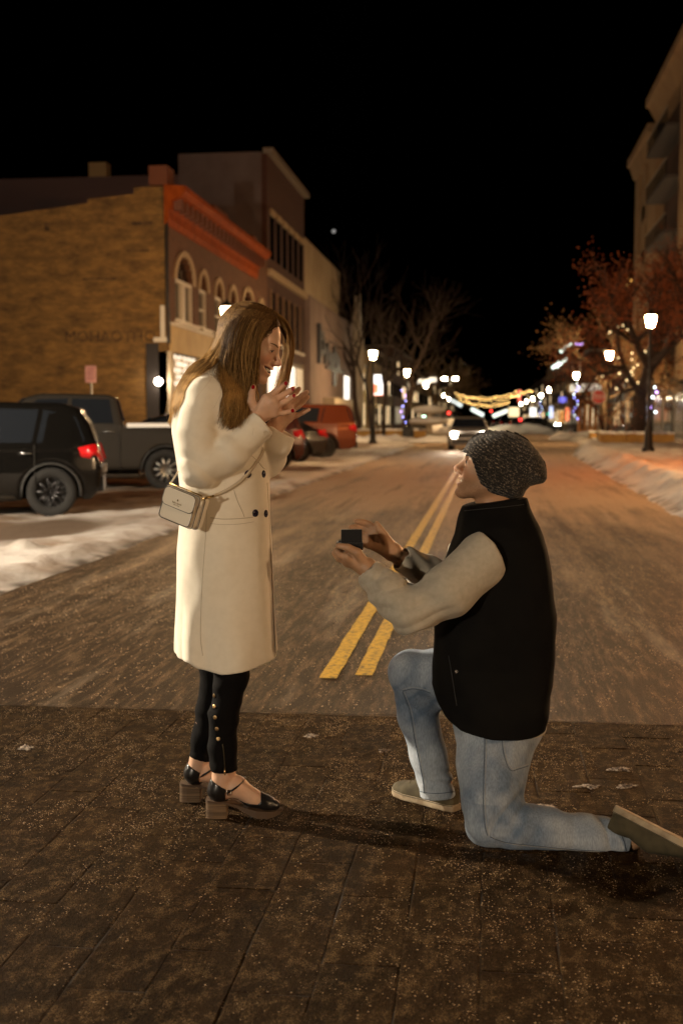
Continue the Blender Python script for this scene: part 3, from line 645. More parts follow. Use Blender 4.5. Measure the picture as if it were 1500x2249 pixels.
for k in range(9): box('shop_window', (.04, -18+k*4.6, .5), (.098, -15+k*4.6, 2.9), glass if k % 2 else mat('dim_glass', (.03, .025, .02), .1, emit=(1, .6, .3), estr=.06), bh)
box('canopy', (-1.6, 2, 3.42), (.59, 8, 3.7), mat('dark_canopy', (.02, .017, .015), .5), bh)
# =================================================================== street lamps
iron = mat('dark_iron', (.02, .018, .016), .5, .6)
LAMP_E = 900.0
def lamp_mat(name, col, k): return emat(name, col, LAMP_E*k)
GLOW = lamp_mat('lamp_globe_glow', (1.0, .64, .31), 1.35)
GPROF = [(.08, 0), (.105, .03), (.135, .14), (.16, .25), (.18, .36), (.175, .385)]
def make_lamp(h, m):
    e = empty('street_lamp')
    MB().lathe([(.22, 0), (.22, .12), (.16, .18), (.14, .75), (.09, .85), (.065, 1.0), (.055, h-.45), (.09, h-.38), (.06, h-.32), (.11, h-.26)], 12).build('post', iron, e, True)
    MB().lathe([(a, b_+h-.255) for a, b_ in GPROF], 16).build('globe', m, e, True)
    MB().lathe([(.25, h+.131), (.255, h+.145), (.22, h+.20), (.10, h+.26), (.05, h+.30), (.03, h+.36), (.008, h+.42)], 14).build('cap', iron, e, True)
    return e
HL_ = 4.6
LK = {'seen': GLOW, 'key': lamp_mat('lamp_globe_near', (1.0, .84, .63), 8.5), 'fill': lamp_mat('lamp_globe_fill', (1.0, .84, .63), 3.9), 'cross': lamp_mat('lamp_globe_cross', (1.0, .62, .32), 1.9), 'east': lamp_mat('lamp_globe_east', (1.0, .62, .30), .8), 'flood': lamp_mat('lamp_globe_flood', (1.0, .60, .28), 2.6), 'far': lamp_mat('lamp_globe_far', (.95, .80, .52), .4)}
protos = {k: make_lamp(HL_, m) for k, m in LK.items()}
used = set()
def lamp(kind, x, y, label, z=0):
    o = protos[kind] if kind not in used else copy_tree(protos[kind]); used.add(kind); o.location = (x, y, z); return tag(o, label, 'street lamp', 'street lamps along both pavements')
lamp('seen', -7.9, 35.7, 'street lamp glowing behind the woman\'s head before the brick shop')
lamp('seen', -5.9, 61.2, 'street lamp beside the red and white lit sign', .1)
lamp('seen', -5.7, 84.2, 'street lamp above the snow topped fountain', .1)
lamp('east', 5.6, 42.7, 'bright street lamp within the crown of the orange lit tree', .2)
lamp('seen', 6.4, 65.0, 'street lamp between the stop sign and the big tree trunk', .2)
lamp('seen', 6.7, 93.0, 'street lamp wound with blue lights past the stop sign', .15)
lamp('far', 6.5, 130, 'fourth street lamp from the big tree along the east pavement')
lamp('far', 7.0, 161, 'fifth street lamp from the big tree along the east pavement')
lamp('far', 6.8, 185, 'sixth street lamp from the big tree along the east pavement')
lamp('far', 6.8, 215, 'seventh street lamp from the big tree, just past the string lights')
lamp('far', 6.8, 250, 'farthest street lamp on the east pavement')
lamp('far', -5.8, 112, 'street lamp past the fountain on the west pavement')
lamp('far', -5.9, 160, 'small street lamp where the string lights begin on the west')
lamp('far', -6.0, 185, 'smallest west street lamp at the end of the string lights')
lamp('key', -10.4, 6.7, 'unseen street lamp added at the west end of the crosswalk to light the couple')  # added outside the view to light the couple from the left
lamp('fill', -9.4, -12.5, 'unseen fill lamp added behind the viewpoint on the near west corner')  # added outside the view to fill the sides that face the camera
lamp('cross', 11.0, -3.5, 'unseen lamp added past the east end of the crosswalk to light the woman')  # added outside the view to light the woman's face and coat front
lamp('flood', 8.2, 20.0, 'unseen lamp added at the east kerb to brighten the road by the snow bank')  # added outside the view to brighten the middle of the road
# tall twin-head road light
tl = empty('road_light', W(987, 922, 120)*np.array([1, 1, 0]), 0, label='tall road light with two bright heads above the oncoming car', cat='street lamp')
zt = W(987, 832, 120)[2]
MB().tube([(0, 0, 0), (0, 0, zt-.3), (0, 0, zt)], [.09, .06, .05], 8).build('post', iron, tl, True)
for s in (-1, 1):
    MB().tube([(0, 0, zt-.1), (s*.6, 0, zt+.1)], .03, 6).build('arm', iron, tl, True); MB().lathe([(.02, -.1), (.25, -.06), (.28, .03), (.1, .12)], 10, (s*.55, 0, zt)).build('head', lamp_mat('road_light_glow', (1, .8, .5), .6), tl, True)
# wall mounted tube lights and lit signs (flat lit boxes on brackets)
def litsign(name, px, py, d, w, h, m, label, cat='sign', tilt=0.0, pole=True, back=.12, face_m=None):
    c = W(px, py, d); e = empty(name, (c[0], c[1], 0), YAW*0, label=label, cat=cat); z = c[2]
    cc, ss = math.cos(tilt), math.sin(tilt)
    def rp(x, zz): return (x*cc-zz*ss, zz*cc+x*ss)
    P = [rp(-w/2, -h/2), rp(w/2, -h/2), rp(w/2, h/2), rp(-w/2, h/2)]
    MB().prism([(a, z+b) for a, b in P], -back/2, back/2).build('panel', m, e)
    if pole: MB().tube([(0, back, 0), (0, back, z)], .05, 6).build('post', iron, e, True)
    return e
for q, (a, b, w_, lb) in enumerate(((1242, 763, 1.2, 'upper'), (1232, 797, 1.15, 'middle'), (1220, 802, .8, 'lower'))):
    litsign('tube_light', a, b, 100, w_, .24, emat('tube_glow', (.75, 1, .92), 2.2), lb+' slanted white tube light on a dark mast', 'light', R(40))
e = litsign('lit_sign', 830, 845, 76, .58, 1.25, emat('sign_white', (1, .96, .92), 2.2), 'upright red and white lit sign between two slim trunks')
c = e.children[0]; zc = W(830, 845, 76)[2]
box('red_patch', (-.27, -.075, zc-.55), (.02, -.062, zc+.05), emat('sign_red', (1, .10, .02), 1.6), e); box('red_border', (-.33, -.064, zc-.68), (.33, .06, zc-.626), emat('sign_red', (1, .10, .02), 1.6), e); box('blue_patch', (-.1, -.075, zc+.3), (.2, -.062, zc+.5), emat('sign_blue', (.5, .7, 1), 2), e)
FS = [(1235, 878, 110, .9, .7, (.05, .10, 1), 3, 'small blue neon sign past the fourth east lamp'), (1210, 905, 120, .5, 1.6, (.55, .65, 1), 4, 'pale blue lit banner beyond the black car'), (1170, 905, 140, 1.0, 1.4, (1, 1, .95), 4, 'white lit shop sign above the black car'),
      (1245, 910, 105, .45, 1.5, (1, .12, .02), 3, 'narrow red neon strip in the shop beside the blue sign'), (1232, 915, 108, .5, 1.4, (1, .35, .03), 2.5, 'narrow orange neon strip in the shop beside the blue sign'), (1128, 905, 190, 2.2, 2.0, (1, .75, .4), 3, 'warm lit shop front beneath the string lights'),
      (1140, 870, 190, .7, 2.6, (1, .05, .02), 2.5, 'tall red lit sign under the east end of the string lights'), (1048, 905, 205, 3.2, .8, (.9, 1, .9), 4, 'slanted pale lit canopy above the oncoming car'), (1098, 908, 205, 3.6, .8, (.95, 1, .85), 4, 'pale lit canopy beyond the knit beanie'),
      (930, 838, 92, 1.4, .45, (1, .9, .7), 4, 'bright lit shop fascia above the fountain'), (901, 846, 95, .6, 1.0, (1, .85, .6), .8, 'dim cream notice box beside the fountain lamp'), (950, 834, 96, .8, .5, (1, .9, .72), 3, 'lit window end above the fountain roof'),
      (852, 843, 90, .35, .35, (1, .86, .62), 1.6, 'small round lit notice right of the red and white sign'), (1002, 885, 170, 2.4, .6, (.9, 1, .95), 3, 'white lit awning at the west end of the string lights')]
for (a, b, d, w_, h_, cl, st, lb) in FS: litsign('lit_sign', a, b, d, w_*.75, h_*.75, emat('sg%d' % int(a*7+b), cl, st*.4), lb, tilt=(R(-28) if 'oncoming' in lb or 'awning' in lb else (R(22) if 'beanie' in lb else 0)))
def tlight(px, py, d, cl, label):
    c = W(px, py, d); e = empty('traffic_light', (c[0], c[1], 0), 0, label=label, cat='traffic light'); box('housing', (-.18, .0, c[2]-.6), (.18, .25, c[2]+.25), iron, e); MB().tube([(0, .12, 0), (0, .12, c[2])], .06, 6).build('post', iron, e, True)
    MB().lathe([(.01, 0), (.15, .01), (.15, .05)], 12, (0, -.06, c[2]), 'y').build('lens', emat('tl%d' % int(px), cl, 8), e)
tlight(1078, 903, 180, (1, .03, .02), 'red traffic light beneath the string lights'); tlight(986, 907, 120, (1, .03, .02), 'red traffic light left of the oncoming car'); tlight(1205, 909, 140, (.1, 1, .5), 'green traffic light above the black car')
tlight(1142, 922, 150, (1, .02, .02), 'red signal at the tail of the black car'); tlight(931, 917, 88, (.5, 1, .75), 'pale green signal on the fountain edge')
# =================================================================== string lights over the road
bulb_me = sphere_mesh('bulb', .09, emat('bulb_glow', (1.0, .58, .17), 13), 1)
def garland(x0, z0, x1, z1, y, sag, n, label):
    e = empty('string_lights', ((x0+x1)/2, y, 0), 0, label=label, cat='string lights', group='string lights over the road')
    f = lambda t: np.array([(x0+(x1-x0)*t)-(x0+x1)/2, 0, z0+(z1-z0)*t-sag*4*t*(1-t)])
    MB().tube([f(t)+np.array([0, 0, .12]) for t in np.linspace(0, 1, 24)], .012, 4).build('wire', iron, e, True)
    for k in range(n):
        o = bpy.data.objects.new('bulb', bulb_me); p = f((k+.5)/n); o.location = (p[0], RNG.normal()*.15, p[2]+RNG.normal()*.10); put(o, e)
def gpx(pa, pb, d, sag, n, lb):
    a, b = W(*pa, d), W(*pb, d+ (pb[0]-pa[0])*.0); garland(a[0], a[2], b[0], b[2], (a[1]+b[1])/2, sag, n, lb)
gpx((996, 862), (1135, 860), 200, 1.0, 17, 'topmost swag of warm string lights over the road')
gpx((1000, 868), (1140, 868), 215, .95, 17, 'second swag of warm string lights over the road')
gpx((1005, 876), (1120, 880), 235, .95, 16, 'third swag of warm string lights over the road')
gpx((1020, 884), (1118, 886), 255, .75, 15, 'lowest swag of warm string lights over the road')
gpx((1120, 872), (1170, 857), 170, .1, 9, 'short amber string lights rising to the east lamps')
bulb_me = sphere_mesh('bulb', .045, emat('amber_bulb', (1, .5, .08), 2.5), 1)
gpx((1372, 618), (1392, 618), 70, .0, 5, 'row of amber bulbs high in the orange lit tree'); gpx((1374, 629), (1382, 629), 70, 0, 2, 'pair of amber bulbs under the high bulb row')
# bulbs wound round lamp posts
def wound(x, y, zl, zh, n, cols, label):
    e = empty('light_string', (x, y, 0), 0, label=label, cat='string lights'); ms = [sphere_mesh('small_bulb', .055, emat('sb%d' % int(sum(c)*100), c, 9), 1) for c in cols]; P = []
    for k in range(n*5): t = k/(n*5-1); a = t*n*1.3; P.append((.13*math.cos(a), .13*math.sin(a), zl+(zh-zl)*t))
    MB().tube(P, .008, 4).build('wire', iron, e, True)
    for k in range(n):
        q = P[min(len(P)-1, k*5+2)]; o = bpy.data.objects.new('bulb', ms[k % len(ms)]); o.location = (q[0]*1.4, q[1]*1.4, q[2]); put(o, e)
BLU, WHT, VIO = (.25, .28, 1), (.8, .95, 1), (.5, .3, 1)
wound(6.7, 93, 1.3, 4.2, 11, (BLU, WHT, BLU), 'blue and white bulbs wound on the lamp post past the stop sign')
wound(7.0, 161, 1.4, 4, 9, (WHT, BLU), 'pale bulbs wound on a far east lamp post')
c = W(1432, 900, 58); wound(c[0], c[1], 1.6, 3.0, 6, (WHT, VIO, WHT), 'white and violet bulbs on the thin post right of the big trunk')
pp = empty('sign_post', (c[0], c[1], .15), 0, label='thin dark post right of the big trunk', cat='post'); MB().lathe([(.12, 0), (.12, .1), (.06, .2), (.05, 3.0), (.07, 3.05), (.02, 3.2)], 8).build('shaft', iron, pp, True); MB().tube([(0, 0, 2.6), (.25, 0, 2.7)], .03, 6).build('arm', iron, pp, True)
c = W(895, 900, 86); wound(c[0]-.3, c[1], 1.0, 3.6, 7, (BLU, BLU, VIO), 'blue bulbs on the thin trunk behind the fountain')
c = W(1236, 765, 100); e = empty('light_string', (c[0]+.6, c[1], 0), 0, label='three violet bulbs beside the upper tube light', cat='string lights')
vm = sphere_mesh('small_bulb', .1, emat('violet_bulb', VIO, 4), 1)
for k in range(3): o = bpy.data.objects.new('bulb', vm); o.location = (.5+.22*k, 0, c[2]+.35); put(o, e)
MB().tube([(.3, 0, 0), (.3, 0, c[2]+.42), (1.2, 0, c[2]+.42)], .03, 6).build('wire', iron, e, True)
# =================================================================== trees
def tree(name, loc, h, spread, seed, mb_, label, leaf=None, nleaf=0, lsize=.12, splits=4, r0=.22, fork=.35, lean=0.0, group=None, levels=4, cat='tree'):
    rg = np.random.default_rng(seed); e = empty(name, loc, 0, label=label, cat=cat, group=group); T = MB(); K = MB(); tips = []
    def limb(p, d, ln, r, lv):
        n = 5; P = [p]; q = p.copy(); dd = d.copy()
        for k in range(n):
            dd = dd+rg.normal(size=3)*.11+np.array([0, 0, .045]); dd /= np.linalg.norm(dd); q = q+dd*ln/n; P.append(q.copy())
        rr_ = list(np.linspace(r, r*.62, n+1)); (T if lv < 2 else K).tube(P, rr_, 7 if lv < 2 else (5 if lv < 3 else 3))
        if lv >= levels-2: tips.extend(P[2:])
        if lv < levels-1:
            m_ = splits if lv else splits+1
            for k in range(m_):
                s = P[-1] if k < 2 else P[int(rg.integers(2, n+1))]; a = rg.uniform(0, 6.28); sp_ = rg.uniform(.45, .95)
                b = np.cross(dd, [math.cos(a), math.sin(a), .3]); b /= np.linalg.norm(b)+1e-9; nd_ = dd*math.cos(sp_)+b*math.sin(sp_)*spread; nd_ /= np.linalg.norm(nd_)
                limb(s, nd_, ln*rg.uniform(.58, .80), r*rg.uniform(.45, .6), lv+1)
    limb(np.array([0., 0, -.05]), np.array([lean, 0, 1.]), h*fork, r0, 0)
    T.build('trunk', mb_, e, True)
    cr = K.build('crown', mb_, e, True) if K.v else None
    if leaf is not None and nleaf:
        tp = np.array(tips); P = tp[rg.integers(0, len(tp), nleaf)]+rg.normal(size=(nleaf, 3))*np.array([.30, .30, .26])
        a = rg.normal(size=(nleaf, 3)); a /= np.linalg.norm(a, axis=1)[:, None]; b = np.cross(a, rg.normal(size=(nleaf, 3))); b /= np.linalg.norm(b, axis=1)[:, None]
        s = lsize*rg.uniform(.6, 1.3, (nleaf, 1)); V = np.stack([P-a*s, P+b*s*.45, P+a*s, P-b*s*.45], 1).reshape(-1, 3); F = np.arange(nleaf*4).reshape(-1, 4)
        mk('leaves', V, F, leaf, cr or e, smooth=False, kind='stuff')
    return e
bark = mat('bark', (.040, .023, .014), .9, col2=(.025, .015, .01), scale=6, bump=.5, bscale=18)
dryl = mat('dry_leaf', (.30, .075, .016), .8, col2=(.18, .05, .014), scale=2, world=True); tanl = mat('tan_leaf', (.22, .12, .045), .8, col2=(.14, .075, .03), scale=2, world=True)
c = W(1390, 960, 60); tree('street_tree', (c[0], c[1], .25), 14.5, 1.1, 3, bark, 'big dark trunked tree with dense rust coloured crown', dryl, 11000, .075, 4, .42, .27, group='bare street trees', levels=5)
c = W(1350, 955, 66); tree('street_tree', (c[0], c[1]+2, .2), 8.2, .95, 8, mat('pale_bark', (.22, .15, .08), .9), 'pale barked tree lit golden behind the big trunk', tanl, 3000, .08, 4, .16, .36, group='bare street trees', levels=5)
c = W(1470, 955, 74); tree('street_tree', (c[0], c[1], .2), 8.8, 1.0, 12, bark, 'reddish tree before the hotel front', dryl, 6000, .10, 4, .18, .34, group='bare street trees', levels=5)
c = W(1300, 940, 112); tree('street_tree', (c[0]+1, c[1], 0), 9.5, 1.0, 15, bark, 'brown tree above the peach shop with orange columns', dryl, 1500, .10, 4, .2, .34, group='bare street trees', levels=5)
c = W(1245, 935, 150); tree('street_tree', (c[0]+2, c[1], 0), 10, 1.0, 16, bark, 'dim tree behind the blue neon sign', tanl, 2000, .16, 4, .2, .34, group='bare street trees', levels=4)
c = W(884, 950, 90); tree('street_tree', (c[0], c[1], 0), 13.0, .8, 21, bark, 'tall dim tree beside the fountain', None, 0, .1, 4, .22, .38, group='bare street trees', levels=5)
c = W(800, 945, 96); tree('street_tree', (c[0]-.5, c[1], 0), 14.5, .75, 23, bark, 'tall dark bare tree next to the white pylon', None, 0, .1, 4, .24, .4, group='bare street trees', levels=5)
c = W(948, 940, 110); tree('street_tree', (c[0], c[1], 0), 8.0, .85, 25, mat('pale_bark', (.22, .15, .08), .9), 'small pale tree behind the snow topped fountain', None, 0, .1, 4, .15, .36, group='bare street trees', levels=5)
c = W(1040, 930, 260); tree('street_tree', (c[0], c[1], 0), 15, 1.0, 27, bark, 'far tree crown above the string lights', tanl, 1500, .3, 4, .3, .34, group='bare street trees', levels=4)
for (a, ln, sd_, lb) in ((819, -.06, 31, 'slim leaning trunk left of the red and white sign'), (841, .03, 33, 'slim trunk right of the red and white sign')):
    c = W(a, 948, 76); tree('young_tree', (c[0], c[1], 0), 7.0, .5, sd_, mat('dark_bark', (.04, .027, .018), .9), lb, None, 0, .1, 3, .15, .55, ln, levels=4)
e = empty('light_string', W(1350, 922, 62)*np.array([1, 1, 0]), 0, label='warm white bulbs strung through the pale barked tree', cat='string lights')
wb_ = sphere_mesh('small_bulb', .05, emat('warm_bulb', (1, .72, .34), 3.2), 1); c0_ = W(1350, 922, 62)*np.array([1, 1, 0]); P = []
for k in range(30):
    q = W(1318+RNG.random()*105, 705+RNG.random()*150, 60.5+RNG.random()*3)-c0_; P.append(q); o = bpy.data.objects.new('bulb', wb_); o.location = q; put(o, e)
MB().tube(sorted(P, key=lambda v: v[2]), .006, 3).build('wire', iron, e)
# =================================================================== street furniture
def put_at(px, d, z=0.0):
    c = W(px, 922, d); return (c[0], c[1], z)
ym = mat('ochre_concrete', (.46, .26, .06), .8, col2=(.34, .19, .05), scale=2, world=True); snc = mat('snow_cap', (.74, .71, .68), .85, bump=.4, bscale=4)
def planter(name, px0, px1, d, h, label, z0=0.0):
    a, b = W(px0, 922, d), W(px1, 922, d); L2 = math.hypot(b[0]-a[0], b[1]-a[1]); e = empty(name, (a[0], a[1], z0), math.atan2(b[1]-a[1], b[0]-a[0]), label=label, cat='planter')
    n = max(1, int(L2/1.6))
    for k in range(n): bevel(box('wall_block', (k*L2/n+.01, 0, 0), ((k+1)*L2/n-.01, .5, h), ym, e), .03)
    V = []; F = []; xs_ = np.linspace(0, L2, 30); ysn = np.linspace(.0, 1.6, 9)
    for x in xs_:
        for y in ysn: V.append((x, y, h+.01+.10*math.sin(math.pi*min(1, y/1.6))+.04*RNG.normal()*.5))
    for i in range(29):
        for j in range(8): F.append((i*9+j, (i+1)*9+j, (i+1)*9+j+1, i*9+j+1))
    mk('snow', V, F, snc, e); return e
planter('planter', 776, 935, 77, .62, 'long ochre planter wall with snow beside the litter bin')
planter('planter', 1318, 1482, 57, .42, 'low ochre planter with snow around the big tree trunk', .22)
planter('planter', 1296, 1330, 66, .4, 'small ochre planter block left of the big tree', .2)
e = empty('litter_bin', put_at(896, 74.5), 0, label='black litter bin before the ochre planter wall', cat='bin')
MB().lathe([(.28, 0), (.33, .1), (.34, .82), (.30, .86), (.30, .95), (.2, .97)], 14).build('drum', mat('bin_black', (.012, .011, .010), .5), e, True)
for k in range(12): a = k*math.pi/6; box('slat', (.345*math.cos(a)-.02, .345*math.sin(a)-.02, .12), (.345*math.cos(a)+.02, .345*math.sin(a)+.02, .80), mat('bin_slat', (.02, .018, .016), .5), e)
e = empty('litter_bin', put_at(1385, 63, .2), 0, label='black litter bin left of the big tree trunk', cat='bin'); MB().lathe([(.28, 0), (.33, .1), (.34, .82), (.30, .86), (.30, .95), (.2, .97)], 14).build('drum', mat('bin_black', (.012, .011, .010), .5), e, True)
# two-tier fountain with snow caps
fx = put_at(942, 80); e = empty('fountain', fx, 0, label='two tier stone fountain topped with thick snow', cat='fountain'); st_ = mat('fountain_stone', (.45, .38, .28), .8)
MB().lathe([(1.5, 0), (1.5, .35), (1.35, .4), (.3, .42), (.22, .6), (.2, .95), (1.25, 1.05), (1.3, 1.15), (.2, 1.2), (.16, 1.7), (1.0, 1.8), (1.05, 1.88), (.1, 1.9)], 24).build('tiers', st_, e, True)
for r_, z in ((1.32, 1.15), (1.08, 1.88)): MB().lathe([(r_, z), (r_*1.02, z+.12), (r_*.9, z+.28), (r_*.5, z+.36), (.02, z+.38)], 24).build('snow_cap', snc, e, True)
e = empty('snow_pile', put_at(985, 84), 0, label='rounded shovelled snow pile right of the fountain', cat='snow')
def pile(p): return ell(p, (0, 0, .2), (1.5, 1.3, 1.2))+.18*vnoise(p*1.6, 3)+.08*vnoise(p*4, 4)
V, F = surf(pile, GR(-2, 2, .12), GR(-2, 2, .12), GR(-.1, 1.8, .12)); mk('mound', V, F, snc, e)
for k, (px, d, s, lb) in enumerate(((850, 74, .8, 'low snow heap along the planter by the litter bin'), (960, 70, .7, 'low snow heap left of the oncoming car'), (1130, 118, 1.6, 'wide snow heap beyond the kneeling man\'s beanie'), (1290, 80, 1.0, 'squared snow heap below the stop sign'), (800, 70, .7, 'low snow heap right of the red truck like car'))):
    e = empty('snow_pile', put_at(px, d, -.05), 0, label=lb, cat='snow'); q = (s*2.6, s*1.2, s*.55)
    V, F = surf(lambda p: ell(p, (0, 0, .0), q)+.15*s*vnoise(p*1.5/s, 13+k)+.06*s*vnoise(p*4/s, 14+k), GR(-3.2*s, 3.2*s, .16*s), GR(-1.6*s, 1.6*s, .16*s), GR(-.1, .9*s, .1*s)); mk('mound', V, F, snc, e)
# stop sign
c = W(1314, 872, 62); e = empty('stop_sign', (c[0], c[1], .15), 0, label='red stop sign on a grey post near the big tree', cat='sign'); zc = c[2]-.15
oc = [(.40*math.cos(R(22.5+45*k)), zc+.40*math.sin(R(22.5+45*k))) for k in range(8)]; ob = [(.36*math.cos(R(22.5+45*k)), zc+.36*math.sin(R(22.5+45*k))) for k in range(8)]
MB().prism(oc, -.012, .0).build('rim', mat('sign_white_paint', (.75, .72, .68), .4), e); MB().prism(ob, -.018, -.013).build('face', mat('stop_red', (.55, .03, .025), .4), e)
ptext('lettering', 'STOP', .32, (0, -.020, zc), (1, 0, 0), (0, 0, 1), mat('sign_white_paint', (.75, .72, .68), .4), e, .001)
MB().tube([(0, .03, 0), (0, .03, zc+.35)], .035, 6).build('post', mat('galvanised', (.35, .33, .30), .5, .7), e, True)
# small parking sign in front of the painted wall
c = W(200, 822, 34); e = empty('parking_sign', (c[0], c[1], 0), 0, label='small faded pink parking sign above the dark pickup', cat='sign')
box('plate', (-.16, -.01, c[2]-.24), (.16, .01, c[2]+.24), mat('pink_plate', (.62, .27, .20), .5, col2=(.5, .2, .15), scale=6), e)
for k, w_ in enumerate((.2, .22, .16, .2)): box('text_line', (-w_/2, -.013, c[2]+.14-k*.09), (w_/2, -.0101, c[2]+.17-k*.09), mat('sign_text', (.36, .13, .10), .6), e)
MB().tube([(0, .03, 0), (0, .03, c[2]+.2)], .03, 6).build('post', mat('galvanised', (.35, .33, .30), .5, .7), e, True)
# orange lit columns of the peach shop
for k, px in enumerate((1272, 1284, 1296, 1306)):
    c = W(px, 922, 126); e = empty('porch_column', (c[0], c[1], 0), 0, label=('first', 'second', 'third', 'fourth')[k]+' orange column from the lamp post at the peach shop', cat='column', group='columns of the peach shop')
    MB().lathe([(.3, 0), (.3, .25), (.2, .3), (.18, 3.1), (.28, 3.2), (.28, 3.4)], 12).build('shaft', mat('orange_column', (.55, .22, .06), .7), e, True)
c = W(1285, 853, 125); e = empty('shop_fascia', (c[0], c[1], 0), 0, label='white lit fascia over the orange columns', cat='sign'); box('panel', (-1.6, -.1, c[2]-.35), (1.6, .1, c[2]+.45), emat('fascia_glow', (1, .9, .7), 1.0), e); box('beam', (-1.8, .12, c[2]-.6), (1.8, .5, c[2]+.5), ym, e)
# unseen orange lamp added on the east kerb to colour the bank
e = empty('bank_tint_lamp', (9.6, 29.0, .2), 0, label='added orange lamp out of view that tints the east snow bank', cat='street lamp')
MB().tube([(0, 0, 0), (0, 0, 5.4), (-.5, -.2, 5.7)], [.08, .06, .05], 8).build('post', iron, e, True); MB().lathe([(.05, 5.45), (.25, 5.5), (.3, 5.62), (.12, 5.75)], 12, (-.6, -.2, 0)).build('lens', lamp_mat('bank_tint_glow', (1, .24, .04), 1.5), e, True)
# a star over the street
sp_ = W(733, 508, 3000); o = bpy.data.objects.new('star', sphere_mesh('star', 4.5, emat('star_glow', (1, .95, .9), .32), 2)); o.location = sp_; put(o); tag(o, 'single bright star above the cream building', 'star')
# =================================================================== cars
def poly_sdf(X, Q):
    Q = np.asarray(Q, float); best = np.full(len(X), 1e9); sg_ = np.ones(len(X))
    for i in range(len(Q)):
        a = Q[i]; b = Q[i-1]; e_ = b-a; w_ = X-a; t = np.clip((w_@e_)/(e_@e_), 0, 1); r = w_-t[:, None]*e_; best = np.minimum(best, (r*r).sum(1))
        c1 = X[:, 1] >= a[1]; c2 = X[:, 1] < b[1]; c3 = e_[0]*w_[:, 1] > e_[1]*w_[:, 0]; fl_ = (c1 & c2 & c3) | (~c1 & ~c2 & ~c3); sg_[fl_] *= -1
    return sg_*np.sqrt(best)
SUV = dict(out=[(-2.04, .38), (-2.08, .72), (-2.02, 1.02), (-1.90, 1.36), (-1.76, 1.58), (-1.5, 1.66), (-.2, 1.68), (.30, 1.60), (1.02, 1.13), (1.95, 1.0), (2.22, .82), (2.27, .42), (2.1, .24), (-1.9, .24)], wb=1.35, r=.36, hw=.92,
  glass=[[(-1.84, 1.10), (-1.70, 1.46), (-1.25, 1.56), (-1.15, 1.08)], [(-1.08, 1.08), (-1.18, 1.56), (-.18, 1.59), (-.12, 1.08)], [(-.04, 1.08), (-.10, 1.59), (.22, 1.54), (.86, 1.10)]], rear=(-1.94, 1.08, -1.80, 1.48), front=(.98, 1.14, .36, 1.55), belt=1.05)
BIG = dict(out=[(-2.62, .45), (-2.66, .8), (-2.62, 1.15), (-2.52, 1.6), (-2.42, 1.84), (-2.2, 1.9), (.2, 1.9), (.62, 1.8), (1.15, 1.32), (2.3, 1.22), (2.55, .95), (2.6, .5), (2.4, .3), (-2.4, .3)], wb=1.48, r=.40, hw=1.0,
  glass=[[(-2.46, 1.28), (-2.32, 1.76), (-1.45, 1.78), (-1.3, 1.28)], [(-1.2, 1.28), (-1.3, 1.78), (-.2, 1.79), (-.15, 1.28)], [(-.05, 1.28), (-.08, 1.79), (.5, 1.74), (.98, 1.30)]], rear=(-2.56, 1.3, -2.44, 1.75), front=(1.12, 1.34, .66, 1.76), belt=1.22)
SED = dict(out=[(-2.2, .36), (-2.25, .7), (-2.15, .98), (-1.75, 1.04), (-1.2, 1.36), (-.7, 1.46), (.05, 1.46), (.45, 1.36), (1.15, .98), (1.95, .86), (2.2, .68), (2.24, .4), (2.05, .22), (-2.05, .22)], wb=1.33, r=.33, hw=.89,
  glass=[[(-1.5, 1.0), (-1.1, 1.30), (-.55, 1.39), (-.5, .98)], [(-.42, .98), (-.46, 1.39), (.05, 1.39), (.4, 1.29), (.92, 1.0)]], rear=(-1.78, 1.06, -1.24, 1.36), front=(1.12, 1.0, .5, 1.36), belt=.97)
PICK = dict(out=[(-2.85, .55), (-2.88, 1.18), (-1.02, 1.22), (-.98, 1.30), (-.86, 1.80), (-.7, 1.86), (.55, 1.88), (.85, 1.80), (1.42, 1.34), (2.5, 1.22), (2.75, 1.0), (2.78, .55), (2.6, .4), (-2.6, .4)], wb=1.78, r=.40, hw=.98,
  glass=[[(-.80, 1.30), (-.72, 1.76), (-.02, 1.78), (.02, 1.30)], [(.10, 1.30), (.06, 1.78), (.62, 1.76), (1.16, 1.34)]], rear=(-1.0, 1.34, -.88, 1.76), front=(1.38, 1.38, .88, 1.78), belt=1.26)
tyre = mat('tyre', (.010, .009, .008), .9, bump=.2); rimb = mat('black_alloy', (.05, .048, .05), .3, .8); rims = mat('silver_alloy', (.42, .40, .37), .3, .9)
tail_on = mat('tail_lamp', (.40, .006, .008), .15, emit=(1, .02, .01), estr=.08, coat=.6); plastic = mat('black_plastic', (.012, .011, .010), .6)
head_on = emat('headlamp_glow', (1, .90, .74), 700); head_off = mat('headlamp_glass', (.5, .5, .48), .1)
